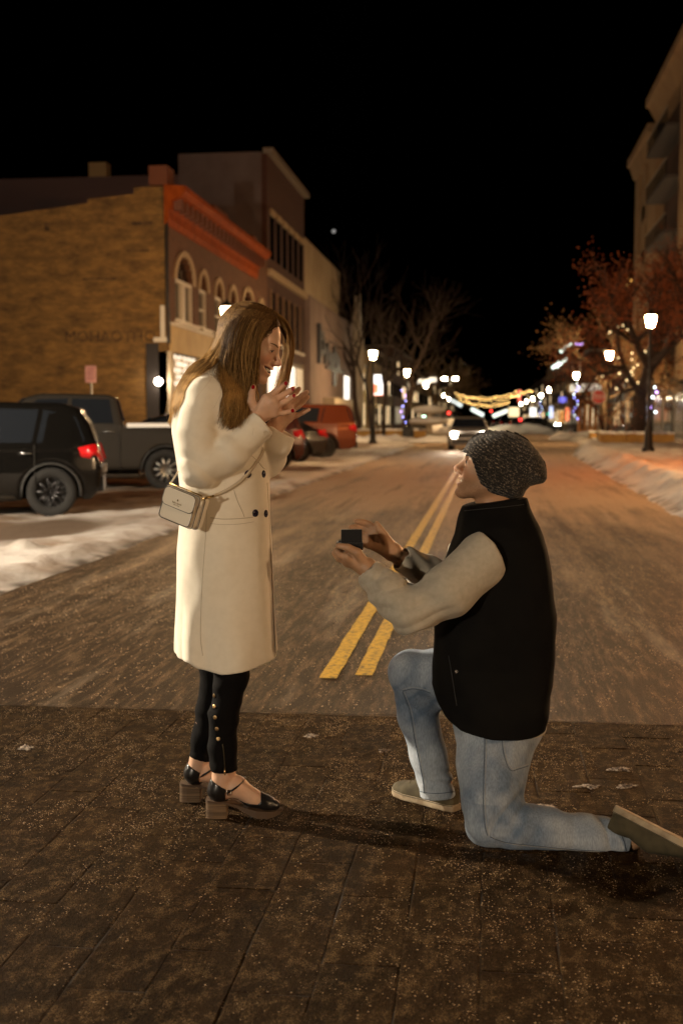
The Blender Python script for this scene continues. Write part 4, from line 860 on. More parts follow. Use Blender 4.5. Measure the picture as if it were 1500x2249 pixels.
def car(S, paint, loc, ang, label, sc=1.0, lights='off', rim=rimb, snow=False, group='cars parked along the west side', hs=700):
    e = empty('parked_car' if lights != 'on' else 'driving_car', loc, ang, label=label, cat='car', group=group); e.scale = (sc,)*3; O = np.array(S['out']); hw0 = S['hw']; top = O[:, 1].max(); wb, r = S['wb'], S['r']; bl = S['belt']
    hwf = lambda z: np.interp(z, [0, .3, .65, bl, top], [hw0*.94, hw0*.985, hw0, hw0*.965, hw0*.76])
    hwx = lambda x: np.interp(np.abs(x), [0, O[:, 0].max()*.72, O[:, 0].max()], [1, .985, .86])
    def body(p):
        d = poly_sdf(p[:, [0, 2]], O); w_ = np.abs(p[:, 1])-hwf(p[:, 2])*hwx(p[:, 0]); d = smax(d, w_, .09)
        for s in (-1, 1):
            a = np.sqrt((p[:, 0]-s*wb)**2+(p[:, 2]-r)**2)-(r+.075); d = smax(d, -np.maximum(a, .55-np.abs(p[:, 1])), .02)
        ch = np.abs(p[:, 2]-(bl-.12))-.004; d = d+.008*np.exp(-(ch/.03)**2)
        if S is PICK: d = smax(d, -np.maximum(np.maximum(np.abs(p[:, 0]+1.94)-.84, np.abs(p[:, 1])-hw0*.84), .75-p[:, 2]), .02)
        return d
    x0, x1 = O[:, 0].min()-.1, O[:, 0].max()+.1
    V, F = surf(body, GR(x0, x1, .035), GR(-hw0-.1, hw0+.1, .04), GR(.1, top+.1, .03)); bo = mk('body', V, F, paint, e)
    for s in (1, -1):
        for gp in S['glass']:
            n = len(gp); Vg = [(x, s*(hwf(z)*hwx(x)+.004), z) for x, z in gp]+[(x, s*(hwf(z)*hwx(x)-.10), z) for x, z in gp]
            MB().add(Vg, [tuple(range(n)), tuple(range(n, 2*n))]+[(k, (k+1) % n, n+(k+1) % n, n+k) for k in range(n)]).build('side_window', glass, e)
        for q in (-1, 1):
            wh = empty('wheel', (q*wb, s*(hw0-.13), r), parent=e)
            MB().lathe([(r*.60, -.11), (r*.92, -.12), (r, -.08), (r, .08), (r*.92, .12), (r*.60, .11)], 28, axis='y', ring=True).build('tyre', tyre, wh, True)
            rm = MB(); rm.lathe([(r*.1, s*.085-.01), (r*.12, s*.085+.01)], 10, axis='y'); 
            for k in range(10): a = 2*math.pi*k/10; rm.tube([(r*.08*math.cos(a), s*.085, r*.08*math.sin(a)), (r*.64*math.cos(a+.06), s*.09, r*.64*math.sin(a+.06))], [.024, .018], 5)
            P = [(r*.64*math.cos(t), s*.09, r*.64*math.sin(t)) for t in np.linspace(0, 2*math.pi, 25)]; rm.tube(P, .018, 5); rm.build('rim', rim, wh, True)
            MB().lathe([(.02, s*.0-.02), (r*.60, s*.0-.015), (r*.60, s*.0+.02), (.02, .02)], 20, axis='y').build('brake_disc', mat('brake_dark', (.012, .012, .012), .6), wh)
        xr = O[1, 0]; zt_ = O[2, 1]
        tl_ = MB().add([(xr-.01, s*hw0*.86*.98, zt_-.22), (xr+.30, s*hw0*.965*.99+s*.01, zt_-.14), (xr+.34, s*hw0*.965+s*.01, zt_-.01), (xr+.10, s*hw0*.90, zt_+.04), (xr-.03, s*hw0*.55, zt_-.22), (xr+.05, s*hw0*.55, zt_+.03)],
                       [(0, 1, 2, 3), (0, 3, 5, 4), (0, 4, 1), (3, 2, 5), (1, 4, 5, 2)]).build('tail_light', tail_on, e, True)
        xf = O[:, 0].max(); zf = bl-.28
        box('headlight', (xf-.36, min(s*hw0*.46, s*hw0*.80), zf-.08), (xf-.06, max(s*hw0*.46, s*hw0*.80), zf+.08), (emat('headlamp_%d' % hs, (1, .90, .74), hs) if lights == 'on' else head_off), e) if lights != 'on' else MB().lathe([(.02, 0), (.11, .01), (.12, .04), (.06, .08)], 14, (xf-.06, s*hw0*.70, zf), 'x').build('headlight', emat('headlamp_%d' % hs, (1, .90, .74), hs), e, True)
        for k, x in enumerate((.05, -1.0) if S is not PICK else (.25, -.7)): MB().tube([(x-.1, s*(hw0*.985+.0), bl-.13), (x-.05, s*(hw0+.03), bl-.12), (x+.06, s*(hw0+.03), bl-.12), (x+.1, s*(hw0*.985), bl-.13)], .014, 5).build('door_handle', mat('handle_chrome', (.3, .3, .3), .25, .9), e, True)
        for x in ((-.08, -1.12, .95) if S is not PICK else (.06, -.92, 1.15)): MB().tube([(x, s*(hw0*.985+.003), .35), (x, s*(hwf(.65)+.003), .65), (x, s*(hwf(bl)+.004), bl)], .008, 4).build('door_gap', plastic, e)
        MB().tube([(.75, s*(hw0*.94), bl+.05), (.78, s*(hw0+.10), bl+.10)], .03, 6).build('mirror_arm', plastic, e); box('mirror', (.72, min(s*(hw0+.06), s*(hw0+.24)), bl+.04), (.86, max(s*(hw0+.06), s*(hw0+.24)), bl+.2), plastic, e)
        for q in (-1, 1):
            P = [(q*wb+(r+.06)*math.cos(t), s*(hw0*.985+.005), r+(r+.06)*math.sin(t)) for t in np.linspace(-.15, math.pi+.15, 15)]; MB().tube(P, .022, 5).build('arch_trim', plastic, e, True)
        MB().tube([(-wb+.5, s*hw0*.98, .29), (wb-.5, s*hw0*.98, .29)], .05, 6).build('sill', plastic, e, True)
    for nm, (xa, za, xb, zb) in (('rear_window', S['rear']), ('windscreen', S['front'])):
        o_ = .02*(-1 if nm == 'rear_window' else 1); ya, yb = hwf(za)*.88, hwf(zb)*.86
        MB().add([(xa+o_, -ya, za), (xa+o_, ya, za), (xb+o_, yb, zb+.01), (xb+o_, -yb, zb+.01), (xa-o_*2, -ya, za), (xa-o_*2, ya, za), (xb-o_*2, yb, zb-.01), (xb-o_*2, -yb, zb-.01)], [(0, 1, 2, 3), (4, 5, 6, 7), (0, 1, 5, 4), (1, 2, 6, 5), (2, 3, 7, 6), (3, 0, 4, 7)]).build(nm, glass, e)
    box('rear_bumper', (O[0, 0]-.05, -hw0*.82, .36), (O[0, 0]+.12, hw0*.82, .58), plastic, e); box('front_bumper', (O[:, 0].max()-.14, -hw0*.82, .3), (O[:, 0].max()+.03, hw0*.82, .5), plastic, e)
    box('number_plate', (O[1, 0]-.04, -.16, .62), (O[1, 0]+.02, .16, .74), mat('plate_white', (.55, .53, .48), .5), e)
    if lights == 'on' and hs > 300:
        for s in (1, -1):
            ld = bpy.data.lights.new('headlight_beam', 'SPOT'); ld.energy = 1800; ld.color = (1, .80, .58); ld.spot_size = R(38); ld.spot_blend = .8; ld.shadow_soft_size = .08
            lo_ = bpy.data.objects.new('headlight_beam', ld); lo_.location = (O[:, 0].max()+.12, s*hw0*.70, bl-.28); lo_.rotation_euler = (R(90.6), 0, R(-90)); put(lo_, e)
    if lights == 'on': box('grille', (O[:, 0].max()-.10, -hw0*.5, bl-.42), (O[:, 0].max()+.015, hw0*.5, bl-.22), plastic, e)
    if snow:
        box('snow', (-2.8, -hw0*.95, 1.222), (-1.05, hw0*.95, 1.30), snc, e) if S is PICK else None
    return e
def park(S, paint, wheel_xy, tilt, label, sc, **k):   # placed by the ground point under the rear wheel on the viewer's side
    a = math.pi+tilt; c_, s_ = math.cos(a), math.sin(a); lx, ly = -S['wb']*sc, (S['hw']-.03)*sc
    return car(S, paint, (wheel_xy[0]-(lx*c_-ly*s_), wheel_xy[1]-(lx*s_+ly*c_), .01), a, label, sc, **k)
P_blk = mat('paint_charcoal', (.0045, .004, .0035), .15, .0, spec=.35, coat=.1, bump=.02, bscale=3); P_gry = mat('paint_grey', (.028, .024, .020), .25, .0, spec=.4, coat=.15); P_red = mat('paint_copper', (.11, .026, .010), .25, .1, coat=.5); P_mar = mat('paint_maroon', (.055, .013, .008), .25, .1, coat=.5)
P_wht = mat('paint_silver', (.45, .42, .38), .3, .3, coat=.7); P_dk = mat('paint_black', (.010, .010, .011), .25, .2, coat=.8)
TL = R(17)
park(SUV, P_blk, G(115, 1137), TL, 'charcoal crossover with black wheels nearest on the snowy kerb', .93)
park(PICK, P_gry, G(365, 1078), TL, 'dark grey pickup truck behind the charcoal crossover', .96, rim=rims, snow=True)
park(SED, P_dk, (-5.8, 26.6), TL, 'black saloon mostly hidden behind the woman\'s coat', 1.0)
park(SUV, P_mar, G(612, 1032), TL, 'maroon car whose tail shows beside the woman\'s sleeve', 1.0)
park(SED, P_dk, G(658, 1016), TL, 'dark saloon with red tail lamp before the copper car', 1.0)
park(BIG, P_red, G(715, 1007), TL, 'large copper red sport utility with black roof glass', .97)
def heading(px, py, d): c = W(px, 922, d); return c
c = W(1029, 922, 53); car(SED, P_wht, (c[0], c[1], 0), math.atan2(-c[1], -c[0]), 'silver car with headlights on driving towards the couple', 1.0, 'on', rims, group='cars on the road', hs=500)
c = W(1185, 922, 146); car(SUV, P_dk, (c[0], c[1], 0), R(-22), 'black sport utility crossing the street far behind the beanie', 1.0, 'on', group='cars on the road', hs=120)
for (px, d, lb, pt) in ((1110, 170, 'dark parked car far beyond the beanie', P_dk), (1090, 230, 'grey parked car beneath the string lights', P_gry)):
    c = W(px, 922, d); car(SED, pt, (c[0], c[1], 0), R(90), lb, 1.0, group='cars on the road')
# =================================================================== people
def rotm(yaw, pitch, roll, face):
    a = 0 if face > 0 else math.pi
    def Rz(t): c, s = math.cos(t), math.sin(t); return np.array([[c,-s,0],[s,c,0],[0,0,1]])
    def Ry(t): c, s = math.cos(t), math.sin(t); return np.array([[c,0,s],[0,1,0],[-s,0,c]])
    def Rx(t): c, s = math.cos(t), math.sin(t); return np.array([[1,0,0],[0,c,-s],[0,s,c]])
    return Rz(a+yaw)@Ry(pitch)@Rx(roll)
class Pose:
    def __init__(s, c, M, k): s.c = np.asarray(c); s.M = M; s.k = k
    def to(s, p): return (p-s.c)@s.M/s.k
    def fr(s, q): return (np.asarray(q)*s.k)@s.M.T+s.c
def mouth_path(male, dz=0.0, dx=0.0, wc=None):
    w = wc or (.028 if male else .033); s = .001 if male else .006
    return [(.0765+dx, -w, -.0585+s+dz*.25), (.0870+dx, -w*.66, -.0605+s*.5+dz*.8), (.0935+dx, -w*.3, -.0630+dz), (.0950+dx, 0, -.0636+dz),
            (.0935+dx, w*.3, -.0630+dz), (.0870+dx, w*.66, -.0605+s*.5+dz*.8), (.0765+dx, w, -.0585+s+dz*.25)]
MR = np.array([.35, .85, 1, 1.02, 1, .85, .35])
def head_sdf(q, male):
    J = 1.0 if male else 0.0
    q = np.asarray(q, float).copy(); ys = np.abs(q[:, 1]); q2 = q.copy(); q2[:, 1] = ys       # left-right symmetric
    d = ell(q, (-.014, 0, .036), (.097, .073, .086))
    d = smin(d, ell(q, (.026, 0, -.014), (.060, .058+.003*J, .082)), .03)
    d = smin(d, cone(q2, (.0, .044+.007*J, -.050), (.064, .014, -.094), .017+.003*J, .014+.003*J), .026)
    d = smin(d, ell(q2, (.057, .036, -.025), (.025, .022, .022)), .022)                       # cheek
    d = smin(d, cone(q2, (.062, .040, .026), (.081, .008, .021), .008+.001*J, .008+.003*J), .016)   # brow
    d = smax(d, -(np.linalg.norm(q2-np.array([.099, .031, .004]), axis=1)-.0125), .014)
    lid = ell(q2, (.0725, .0315, .0025), (.0135, .0165, .0118))
    sl = np.abs(q2[:, 2]-.0022+.10*(q2[:, 1]-.0315))-(.0030 if male else .0027)*(1-((q2[:, 1]-.0315)/.0145)**2)
    d = smin(d, smax(lid, -sl, .001), .005)
    d = smin(d, ell(q2, (-.012, .073, -.004), (.02, .009, .032)), .006)
    d = smin(d, ell(q, (.077, 0, -.098), (.016+.003*J, .020+.003*J, .014+.002*J)), .016)      # chin
    d = smin(d, cone(q, (.081, 0, .016), (.106+.001*J, 0, -.026), .0065+.001*J, .0088+.001*J), .012)
    d = smin(d, ell(q, (.1075+.001*J, 0, -.028), (.0110, .0108, .0098)), .008)
    d = smin(d, ell(q2, (.094, .0115, -.034), (.012, .0070, .0075)), .007)
    d = smin(d, ell(q, (.072, 0, -.062), (.020, .032, .024)), .018)                           # muzzle
    op_r = .0068 if not male else .0066
    up = chain(q, mouth_path(male, .0088 if not male else .0082, -.003), .0044*MR+.0008, .003)
    lw = chain(q, mouth_path(male, -.0104 if not male else -.0102, -.007), .0058*MR+.0008, .003)
    d = smin(d, up, .006); d = smin(d, lw, .006)
    op = np.minimum(chain(q, mouth_path(male), op_r*MR, .002), chain(q, mouth_path(male, 0, -.012, .022), op_r*1.1*MR, .002))
    return smax(d, -op, .0025)
def skin_color(q, base, lip, blush, male, dark):
    n = len(q); c = np.tile(np.array(base), (n, 1))
    def mix(w, col):
        nonlocal c
        w = np.clip(w, 0, 1)[:, None]; c = c*(1-w)+np.array(col)*w
    m = vnoise(q*90, 3)*.05+vnoise(q*35, 5)*.05; c = c*(1+m[:, None])
    q2 = np.array(q); q2[:, 1] = np.abs(q2[:, 1])
    mix((1-np.linalg.norm((q2-np.array([.068, .040, -.028]))/np.array([.05, .032, .026]), axis=1))*.7, blush)
    mix((1-np.linalg.norm((q2-np.array([.085, .032, .004]))/np.array([.02, .021, .011]), axis=1))*.35, dark)
    mix((1-np.linalg.norm((q-np.array([.110, 0, -.03]))/.022, axis=1))*.5, blush)
    mix((1-chain(q, mouth_path(male, .0090, -.003), .0036*MR, .002)/.0020)*(.6 if not male else .35), lip)
    mix((1-chain(q, mouth_path(male, -.0104, -.007), .0052*MR, .002)/.0020)*(.7 if not male else .4), lip)
    mix((1-chain(q, mouth_path(male, 0, -.009), .0068*MR, .002)/.0012)*(q[:, 0] < .0905), (.06, .014, .010))
    if male:
        js = np.clip((-.035-q[:, 2])/.02, 0, 1)*np.clip((q[:, 2]+.14)/.02, 0, 1)*np.clip((q[:, 0]+.01)/.03, 0, 1)
        mix(js*(.34+.25*vnoise(q*500, 8)), np.array(base)*.42)
    return c
def face_parts(par, B, pose, eye_look, male, hairc):
    """eyeballs (> iris), eyebrows, upper lashes, teeth on the head"""
    L = lambda q: pose.fr(q)-B
    for s in (-1, 1):
        c = np.array([.0732, s*.0315, .0022])
        bm = bmesh.new(); bmesh.ops.create_uvsphere(bm, u_segments=20, v_segments=14, radius=.0120)
        V = np.array([v.co[:] for v in bm.verts]); F = [[v.index for v in f.verts] for f in bm.faces]; bm.free()
        e = mk('eyeball', L(V+c), F, mat('eye_white', (.50, .45, .40), .2), par)
        dirn = np.array(eye_look); dirn = dirn/np.linalg.norm(dirn); a = np.cross(dirn, [0, 0, 1.]); a /= np.linalg.norm(a); b2 = np.cross(a, dirn)
        V = [c+dirn*.0126]; F = []
        for k in range(12): t = k*math.pi/6; V.append(c+dirn*.0112+(a*math.cos(t)+b2*math.sin(t))*.0062)
        for k in range(12): F.append((0, 1+k, 1+(k+1) % 12))
        mk('iris', L(np.array(V)), F, mat('iris', (.025, .02, .015), .1), e)
        P = [np.array([.0905-.023*t*t+(.003 if male else .001), s*(.011+.0385*t), .0195+.0062*math.sin(t*2.3)]) for t in np.linspace(0, 1, 8)]
        w = np.array([.5, .9, 1, 1, .9, .75, .5, .2])*(.0034 if male else .0024)
        MB().tube([L(p) for p in P], list(w), 6).build('eyebrow', mat('brow_hair_m' if male else 'brow_hair_w', hairc, .8), par, True)
        P = []
        for t in np.linspace(-1, 1, 11): P.append(c+np.array([.0132*math.sqrt(max(0, 1-(t*.85)**2))+.0012, s*.0145*t, .0030*(1-t*t)-s*s*.10*.0145*t*1.0+.0006]))
        MB().tube([L(p) for p in P], [.0005, .0009, .0012, .0013, .0013, .0013, .0013, .0014, .0015, .0013, .0007], 5).build('eyelashes', mat('lash', (.012, .009, .007), .6), par, True)
    P = mouth_path(male, .0026, -.0068, .029); P = catmull(np.array(P), 3); V = []; F = []
    for i, p in enumerate(P):
        w = (.0054 if not male else .0030)*(1-.3*abs(i-9)/9)*(1.0 if i % 3 else .88); b = 0 if i % 3 else -.0006
        V += [p+np.array([b-.001, 0, w]), p+np.array([b+.0012, 0, 0]), p+np.array([b-.0004, 0, -w])]
    for i in range(len(P)-1):
        for j in (0, 1): F.append((3*i+j, 3*i+3+j, 3*i+4+j, 3*i+1+j))
    mk('teeth', L(np.array(V)), F, mat('teeth', (.74, .68, .55), .25), par)
def local(p, c, rad, fn):
    dd = np.linalg.norm(p-np.asarray(c), axis=1)-rad; out = np.maximum(dd, 0)+.02; m = dd < .02
    if m.any(): out[m] = fn(p[m])
    return out
def pts(L, d0): return [C(x, y, d0+z) for x, y, z in L]
def rad(L, d0): return [r*d0/FPX for r in L]
def hand_sdf(p, wrist, mcps, wr, mr, fingers, k=.010):
    d = None
    for m, r in zip(mcps, mr):
        e = cone(p, wrist, m, wr, r); d = e if d is None else smin(d, e, k)
    for i in range(len(mcps)-1): d = smin(d, cone(p, mcps[i], mcps[i+1], mr[i], mr[i+1]), k)
    f = None
    for P, Rr in fingers:
        e = chain(p, P, Rr, .004); f = e if f is None else np.minimum(f, e)
    return smin(d, f, .006)
def cut2d(p, poly, d0):             # signed distance to a photo-plane polygon (metres at depth d0), negative inside
    Q = np.array([C(x, y, d0) for x, y in poly])[:, [0, 2]]; x = p[:, 0]*d0/p[:, 1]; z = HC+(p[:, 2]-HC)*d0/p[:, 1]
    X = np.stack([x, z], 1); n = len(Q); best = np.full(len(X), 1e9); sgn = np.ones(len(X))
    for i in range(n):
        a = Q[i]; b = Q[i-1]; e = b-a; w = X-a; t = np.clip((w@e)/(e@e+1e-12), 0, 1); r = w-t[:, None]*e
        best = np.minimum(best, (r*r).sum(1))
        c1 = X[:, 1] >= a[1]; c2 = X[:, 1] < b[1]; c3 = e[0]*w[:, 1] > e[1]*w[:, 0]
        fl = (c1 & c2 & c3) | (~c1 & ~c2 & ~c3); sgn[fl] *= -1
    return sgn*np.sqrt(best)
def loft_px(rows, d0, dy=0.0):      # rows: y, xl, xr, half depth
    T = []
    for r in rows:
        y, xl, xr, hd = r[:4]; off = r[4] if len(r) > 4 else 0
        a, b = C(xl, y, d0), C(xr, y, d0); T.append((a[2], (a[0]+b[0])/2, d0+dy+off, (b[0]-a[0])/2, hd))
    return sorted(T)
def stamp(fn, px, py, r, th, m, name, par, B, sides=12, d0=3.2, d1=4.6, dome=.5, elong=1.0):
    h = hit(fn, px, py, d0, d1)
    if h is None: return None
    n = grad(fn, h, .004); a = np.cross(n, [0, 0, 1.]); a /= np.linalg.norm(a)+1e-9; b = np.cross(n, a)
    V = []; F = []
    for (rr, hh) in ((1, -.3), (1, .5), (.75, 1.0), (.35, 1-.5*dome)):
        for k in range(sides):
            t = 2*math.pi*k/sides; V.append(h+n*th*hh+(a*math.cos(t)+b*math.sin(t)*elong)*r*rr)
    for i in range(3):
        for k in range(sides): F.append((i*sides+k, i*sides+(k+1) % sides, (i+1)*sides+(k+1) % sides, (i+1)*sides+k))
    F.append(tuple(range(3*sides, 4*sides)))
    o = mk(name, np.array(V)-B, F, m, par)
    bm = bmesh.new(); bm.from_mesh(o.data); bmesh.ops.recalc_face_normals(bm, faces=bm.faces); bm.to_mesh(o.data); bm.free()
    return o
def seam(fn, path, r, m, name, par, B, off=.0006, n=8, flat=False, d0=3.2, d1=4.6):
    P = []
    for q in catmull(np.array([(x, y) for x, y in path]), n):
        h = hit(fn, q[0], q[1], d0, d1)
        if h is not None: P.append(h+grad(fn, h, .004)*off)
    if len(P) < 2: return None
    return MB().tube([p-B for p in P], r, 6).build(name, m, par, True)
def skinmat(name): return mat(name, (.6, .4, .3), .48, attr='Col', sss=.12, bump=.12, bscale=260, bdist=.002, spec=.4)

# ------------------------------------------------------------------ woman
DW = 3.93; BW = C(505, 1775, DW); BW[2] = 0
MW = rotm(-.24, .36, -.05, 1); pw = Pose((-.294, DW, 1.571), MW, .99)
woman = empty('person', c2w(BW), YAW, label='woman in cream wool coat laughing with hands raised near her face', cat='person')
nh, fh = DW-.115, DW-.03
def Wp(*L): return [C(x, y, d) for x, y, d in L]
rr = lambda *a: [r*DW/FPX for r in a]
W_near = dict(wrist=C(563, 917, nh-.005), mcps=Wp((585, 876, nh-.012), (598, 882, nh-.014), (604, 893, nh-.008), (603, 907, nh)), wr=rr(17)[0], mr=rr(9.5, 9.5, 9.5, 9),
  fingers=[(Wp((585, 876, nh-.012), (607, 859, nh-.004), (618, 850, nh+.004), (629, 841, nh+.010)), rr(7.8, 6.6, 6.0, 4.9)),
           (Wp((598, 882, nh-.012), (622, 868, nh-.004), (634, 860, nh+.004), (645, 853, nh+.010)), rr(7.8, 6.6, 6.0, 4.9)),
           (Wp((604, 893, nh-.008), (627, 882, nh), (638, 875, nh+.006), (648, 868, nh+.012)), rr(7.4, 6.3, 5.8, 4.7)),
           (Wp((602, 906, nh), (622, 907, nh+.004), (634, 905, nh+.008), (645, 902, nh+.012)), rr(6.8, 5.6, 5.0, 4.2)),
           (Wp((560, 905, nh-.004), (552, 884, nh-.010), (553, 866, nh-.004), (557, 849, nh+.004)), rr(12, 9.5, 7.5, 5.4))])
W_far = dict(wrist=C(602, 942, fh+.01), mcps=Wp((628, 889, fh), (632, 896, fh), (634, 906, fh), (634, 918, fh+.004)), wr=rr(17)[0], mr=rr(9.5, 9.5, 9.5, 9),
  fingers=[(Wp((628, 889, fh), (641, 872, fh-.004), (650, 861, fh-.008), (657, 854, fh-.012)), rr(7.8, 6.6, 6.0, 4.9)),
           (Wp((632, 896, fh), (652, 879, fh), (664, 869, fh-.004), (674, 861, fh-.008)), rr(7.8, 6.6, 6.0, 4.9)),
           (Wp((634, 906, fh), (655, 892, fh), (667, 881, fh-.003), (676, 872, fh-.006)), rr(7.4, 6.3, 5.8, 4.7)),
           (Wp((634, 918, fh+.004), (653, 912, fh+.004), (666, 906, fh+.004), (678, 900, fh+.002)), rr(6.8, 5.6, 5.0, 4.2)),
           (Wp((606, 930, fh), (606, 905, fh-.01), (612, 885, fh-.012), (620, 868, fh-.008)), rr(12, 9, 7.5, 5.4))])
# feet: near at 3.87, far at 4.04
NF, FF = 3.87, 4.03
footN = [C(492, 1640, NF), C(492, 1700, NF), C(482, 1735, NF), C(520, 1727, NF), C(556, 1752, NF), C(585, 1764, NF), C(604, 1768, NF)]
footNr = [.040, .036, .034, .034, .028, .022, .014]
footF = [C(442, 1620, FF), C(440, 1665, FF), C(428, 1698, FF), C(462, 1695, FF), C(500, 1716, FF), C(530, 1730, FF), C(548, 1734, FF)]
footFr = [.036, .033, .032, .033, .027, .022, .014]
headR = pw.fr(np.array([[0, 0, 0]]))[0]
neckP = [pw.fr(np.array([-.025, 0, -.03])), pw.fr(np.array([-.035, 0, -.10])), C(478, 872, DW)]
def woman_sdf(p):
    d = local(p, headR, .165, lambda q: head_sdf(pw.to(q), False)*pw.k)
    d = smin(d, chain(p, neckP, [.052, .05, .06], .01), .02)
    d = smin(d, chain(p, Wp((472, 890, DW), (490, 1060, DW), (492, 1200, DW)), [.11, .10, .13], .03), .03)
    d = smin(d, chain(p, Wp((455, 885, DW-.14), (440, 1030, DW-.16), (520, 968, nh-.03), (563, 917, nh)), [.045, .036, .033, .024], .01), .02)
    d = smin(d, chain(p, Wp((470, 885, DW+.14), (545, 1030, DW+.13), (585, 975, fh+.02), (602, 942, fh+.01)), [.045, .036, .032, .024], .01), .02)
    d = smin(d, chain(p, [C(505, 1260, DW-.07), C(508, 1470, NF+.01), footN[0]], [.075, .036, .033], .01), .02)
    d = smin(d, chain(p, [C(480, 1260, DW+.07), C(476, 1470, FF-.01), footF[0]], [.075, .036, .031], .01), .02)
    d = smin(d, chain(p, footN, footNr, .012), .008); d = smin(d, chain(p, footF, footFr, .012), .008)
    hw = C(610, 895, nh)
    h = local(p, hw, .16, lambda q: np.minimum(hand_sdf(q, **W_near), hand_sdf(q, **W_far)))
    return smin(d, h, .006)
zs = axis_grid(.0, 1.73, (-1, .0045), (.19, .012), (1.12, .0028), (1.33, .0025), (1.43, .0020), (1.59, .0035))
Vw, Fw = surf(woman_sdf, axis_grid(-.56, -.06, (-9, .0045), (-.28, .0020), (-.165, .0026)), axis_grid(3.74, 4.12, (0, .005), (3.79, .0025), (3.97, .006)), zs)
cw = np.tile(np.array([.60, .37, .25]), (len(Vw), 1)); qh = pw.to(Vw); hm = (np.linalg.norm(qh, axis=1) < .16) & (Vw[:, 2] > 1.37)
hm &= ~((qh[:, 0] > .14)); cw[hm] = skin_color(qh[hm], (.60, .37, .25), (.42, .11, .09), (.62, .25, .16), False, (.25, .12, .08))
cw[~hm] *= (1+.10*vnoise(Vw[~hm]*45, 4)+.05*vnoise(Vw[~hm]*130, 9))[:, None]
body = mk('body', Vw-BW, Fw, skinmat('skin_woman'), woman, col=cw)
face_parts(woman, BW, pw, (1, -.15, -.35), False, (.16, .085, .035))
polish = mat('nail_polish', (.30, .004, .010), .12, coat=.6)
for (x, y, e) in ((628, 842, 1.2), (644, 854, 1.2), (646, 869, 1.2), (643, 902, 1.1), (556, 850, 1.3)):
    stamp(woman_sdf, x, y, .0058, .0016, polish, 'fingernail', woman, BW, 10, dome=.3, elong=e)
# coat
coat_rows = [(792, 452, 500, .05), (806, 430, 524, .085), (830, 407, 540, .135), (860, 390, 556, .172), (900, 379, 568, .185), (950, 379, 580, .180), (1000, 387, 588, .168), (1050, 394, 591, .158),
             (1090, 398, 592, .156), (1130, 397, 593, .160), (1200, 392, 596, .175), (1260, 391, 598, .185), (1320, 391, 601, .192), (1380, 389, 604, .197), (1430, 390, 607, .200), (1470, 391, 608, .200)]
coatT = loft_px(coat_rows, DW)
hemw = np.array([C(x, y, DW) for x, y in ((380, 1430), (392, 1433), (430, 1433), (447, 1444), (500, 1456), (550, 1450), (607, 1437), (640, 1430))])
slN = Wp((452, 872, DW-.135), (432, 950, DW-.16), (438, 1028, DW-.165), (505, 995, DW-.155), (548, 955, nh-.012), (572, 934, nh-.008)); slNr = rr(41, 41, 41, 37, 34, 35)
slF = Wp((470, 880, DW+.13), (540, 1010, DW+.13), (588, 1010, DW+.06), (606, 972, fh+.012), (616, 952, fh+.010)); slFr = rr(46, 42, 36, 32, 31)
def capcut(p, at, ax, t=.01):
    ax = np.asarray(ax); ax = ax/np.linalg.norm(ax); return (p-at)@ax
cufN = C(578, 929, nh-.008); cufNd = C(578, 929, nh)-C(530, 972, nh-.02)
cufF = C(620, 946, fh+.010); cufFd = np.array([.5, -.1, .85]); cufNu = cufNd/np.linalg.norm(cufNd); cufFu = cufFd/np.linalg.norm(cufFd)
def coat_sdf(p):
    z = p[:, 2]
    fold = .0055*vnoise(p*np.array([11, 11, 1.6])+3, 2)*np.clip((1.07-z)/.3, 0, 1)
    fold += .003*vnoise(p*np.array([16, 16, 9]), 6)
    ang = np.arctan2(p[:, 1]-DW, p[:, 0]+.385); fold += .006*np.sin(ang*7+1.2)*np.clip((.80-z)/.35, 0, 1)+.007*crs(ang*11+1.5*vnoise(p*np.array([3, 3, 2]), 14))*np.exp(-((p[:, 0]+.50)/.06)**2)*np.clip((.75-z)/.2, 0, 1)
    d = loft(p, coatT, 2.25)+fold
    d = smax(d, np.interp(p[:, 0], hemw[:, 0], hemw[:, 2])-z, .006)
    s = chain(p, slN, slNr, .016)
    ax = (p-C(440, 1025, DW-.16)); el = np.exp(-(np.linalg.norm(ax, axis=1)/.12)**2)
    w = p@np.array([.62, .1, .78])
    s += .0048*crs(w*105+4.5*vnoise(p*8, 11)+1.0)*el + .0045*vnoise(p*np.array([20, 20, 26]), 12)
    s = smax(s, capcut(p, cufN, cufNd), .006)
    s = smax(s, -cone(p, cufN-cufNu*.035, cufN+cufNu*.03, slNr[-1]-.014, slNr[-1]-.009), .004)
    f = chain(p, slF, slFr, .03)+.004*vnoise(p*np.array([20, 20, 26]), 13)
    f = smax(f, capcut(p, cufF, cufFd), .006)
    f = smax(f, -cone(p, cufF-cufFu*.035, cufF+cufFu*.03, slFr[-1]-.013, slFr[-1]-.009), .004)
    return smin(smin(d, s, .012), f, .012)
Vc, Fc = surf(coat_sdf, GR(-.60, -.12, .0045), GR(3.68, 4.17, .005), GR(.48, 1.56, .0045))
wool = mat('cream_wool', (.80, .73, .61), .92, col2=(.75, .68, .56), scale=40, amt=.4, bump=.25, bscale=700, bdist=.0015, sheen=.25, spec=.15)
coat = mk('coat', Vc-BW, Fc, wool, woman)
wseam = mat('coat_seam', (.44, .37, .27), .95)
seam(coat_sdf, [(456, 1098), (452, 1180), (446, 1260), (442, 1340), (441, 1400), (446, 1440)], .0009, wseam, 'seam', coat, BW, .0001)
seam(coat_sdf, [(463, 1137), (490, 1140), (525, 1139), (556, 1136)], .0013, wseam, 'pocket_edge', coat, BW, .0004)
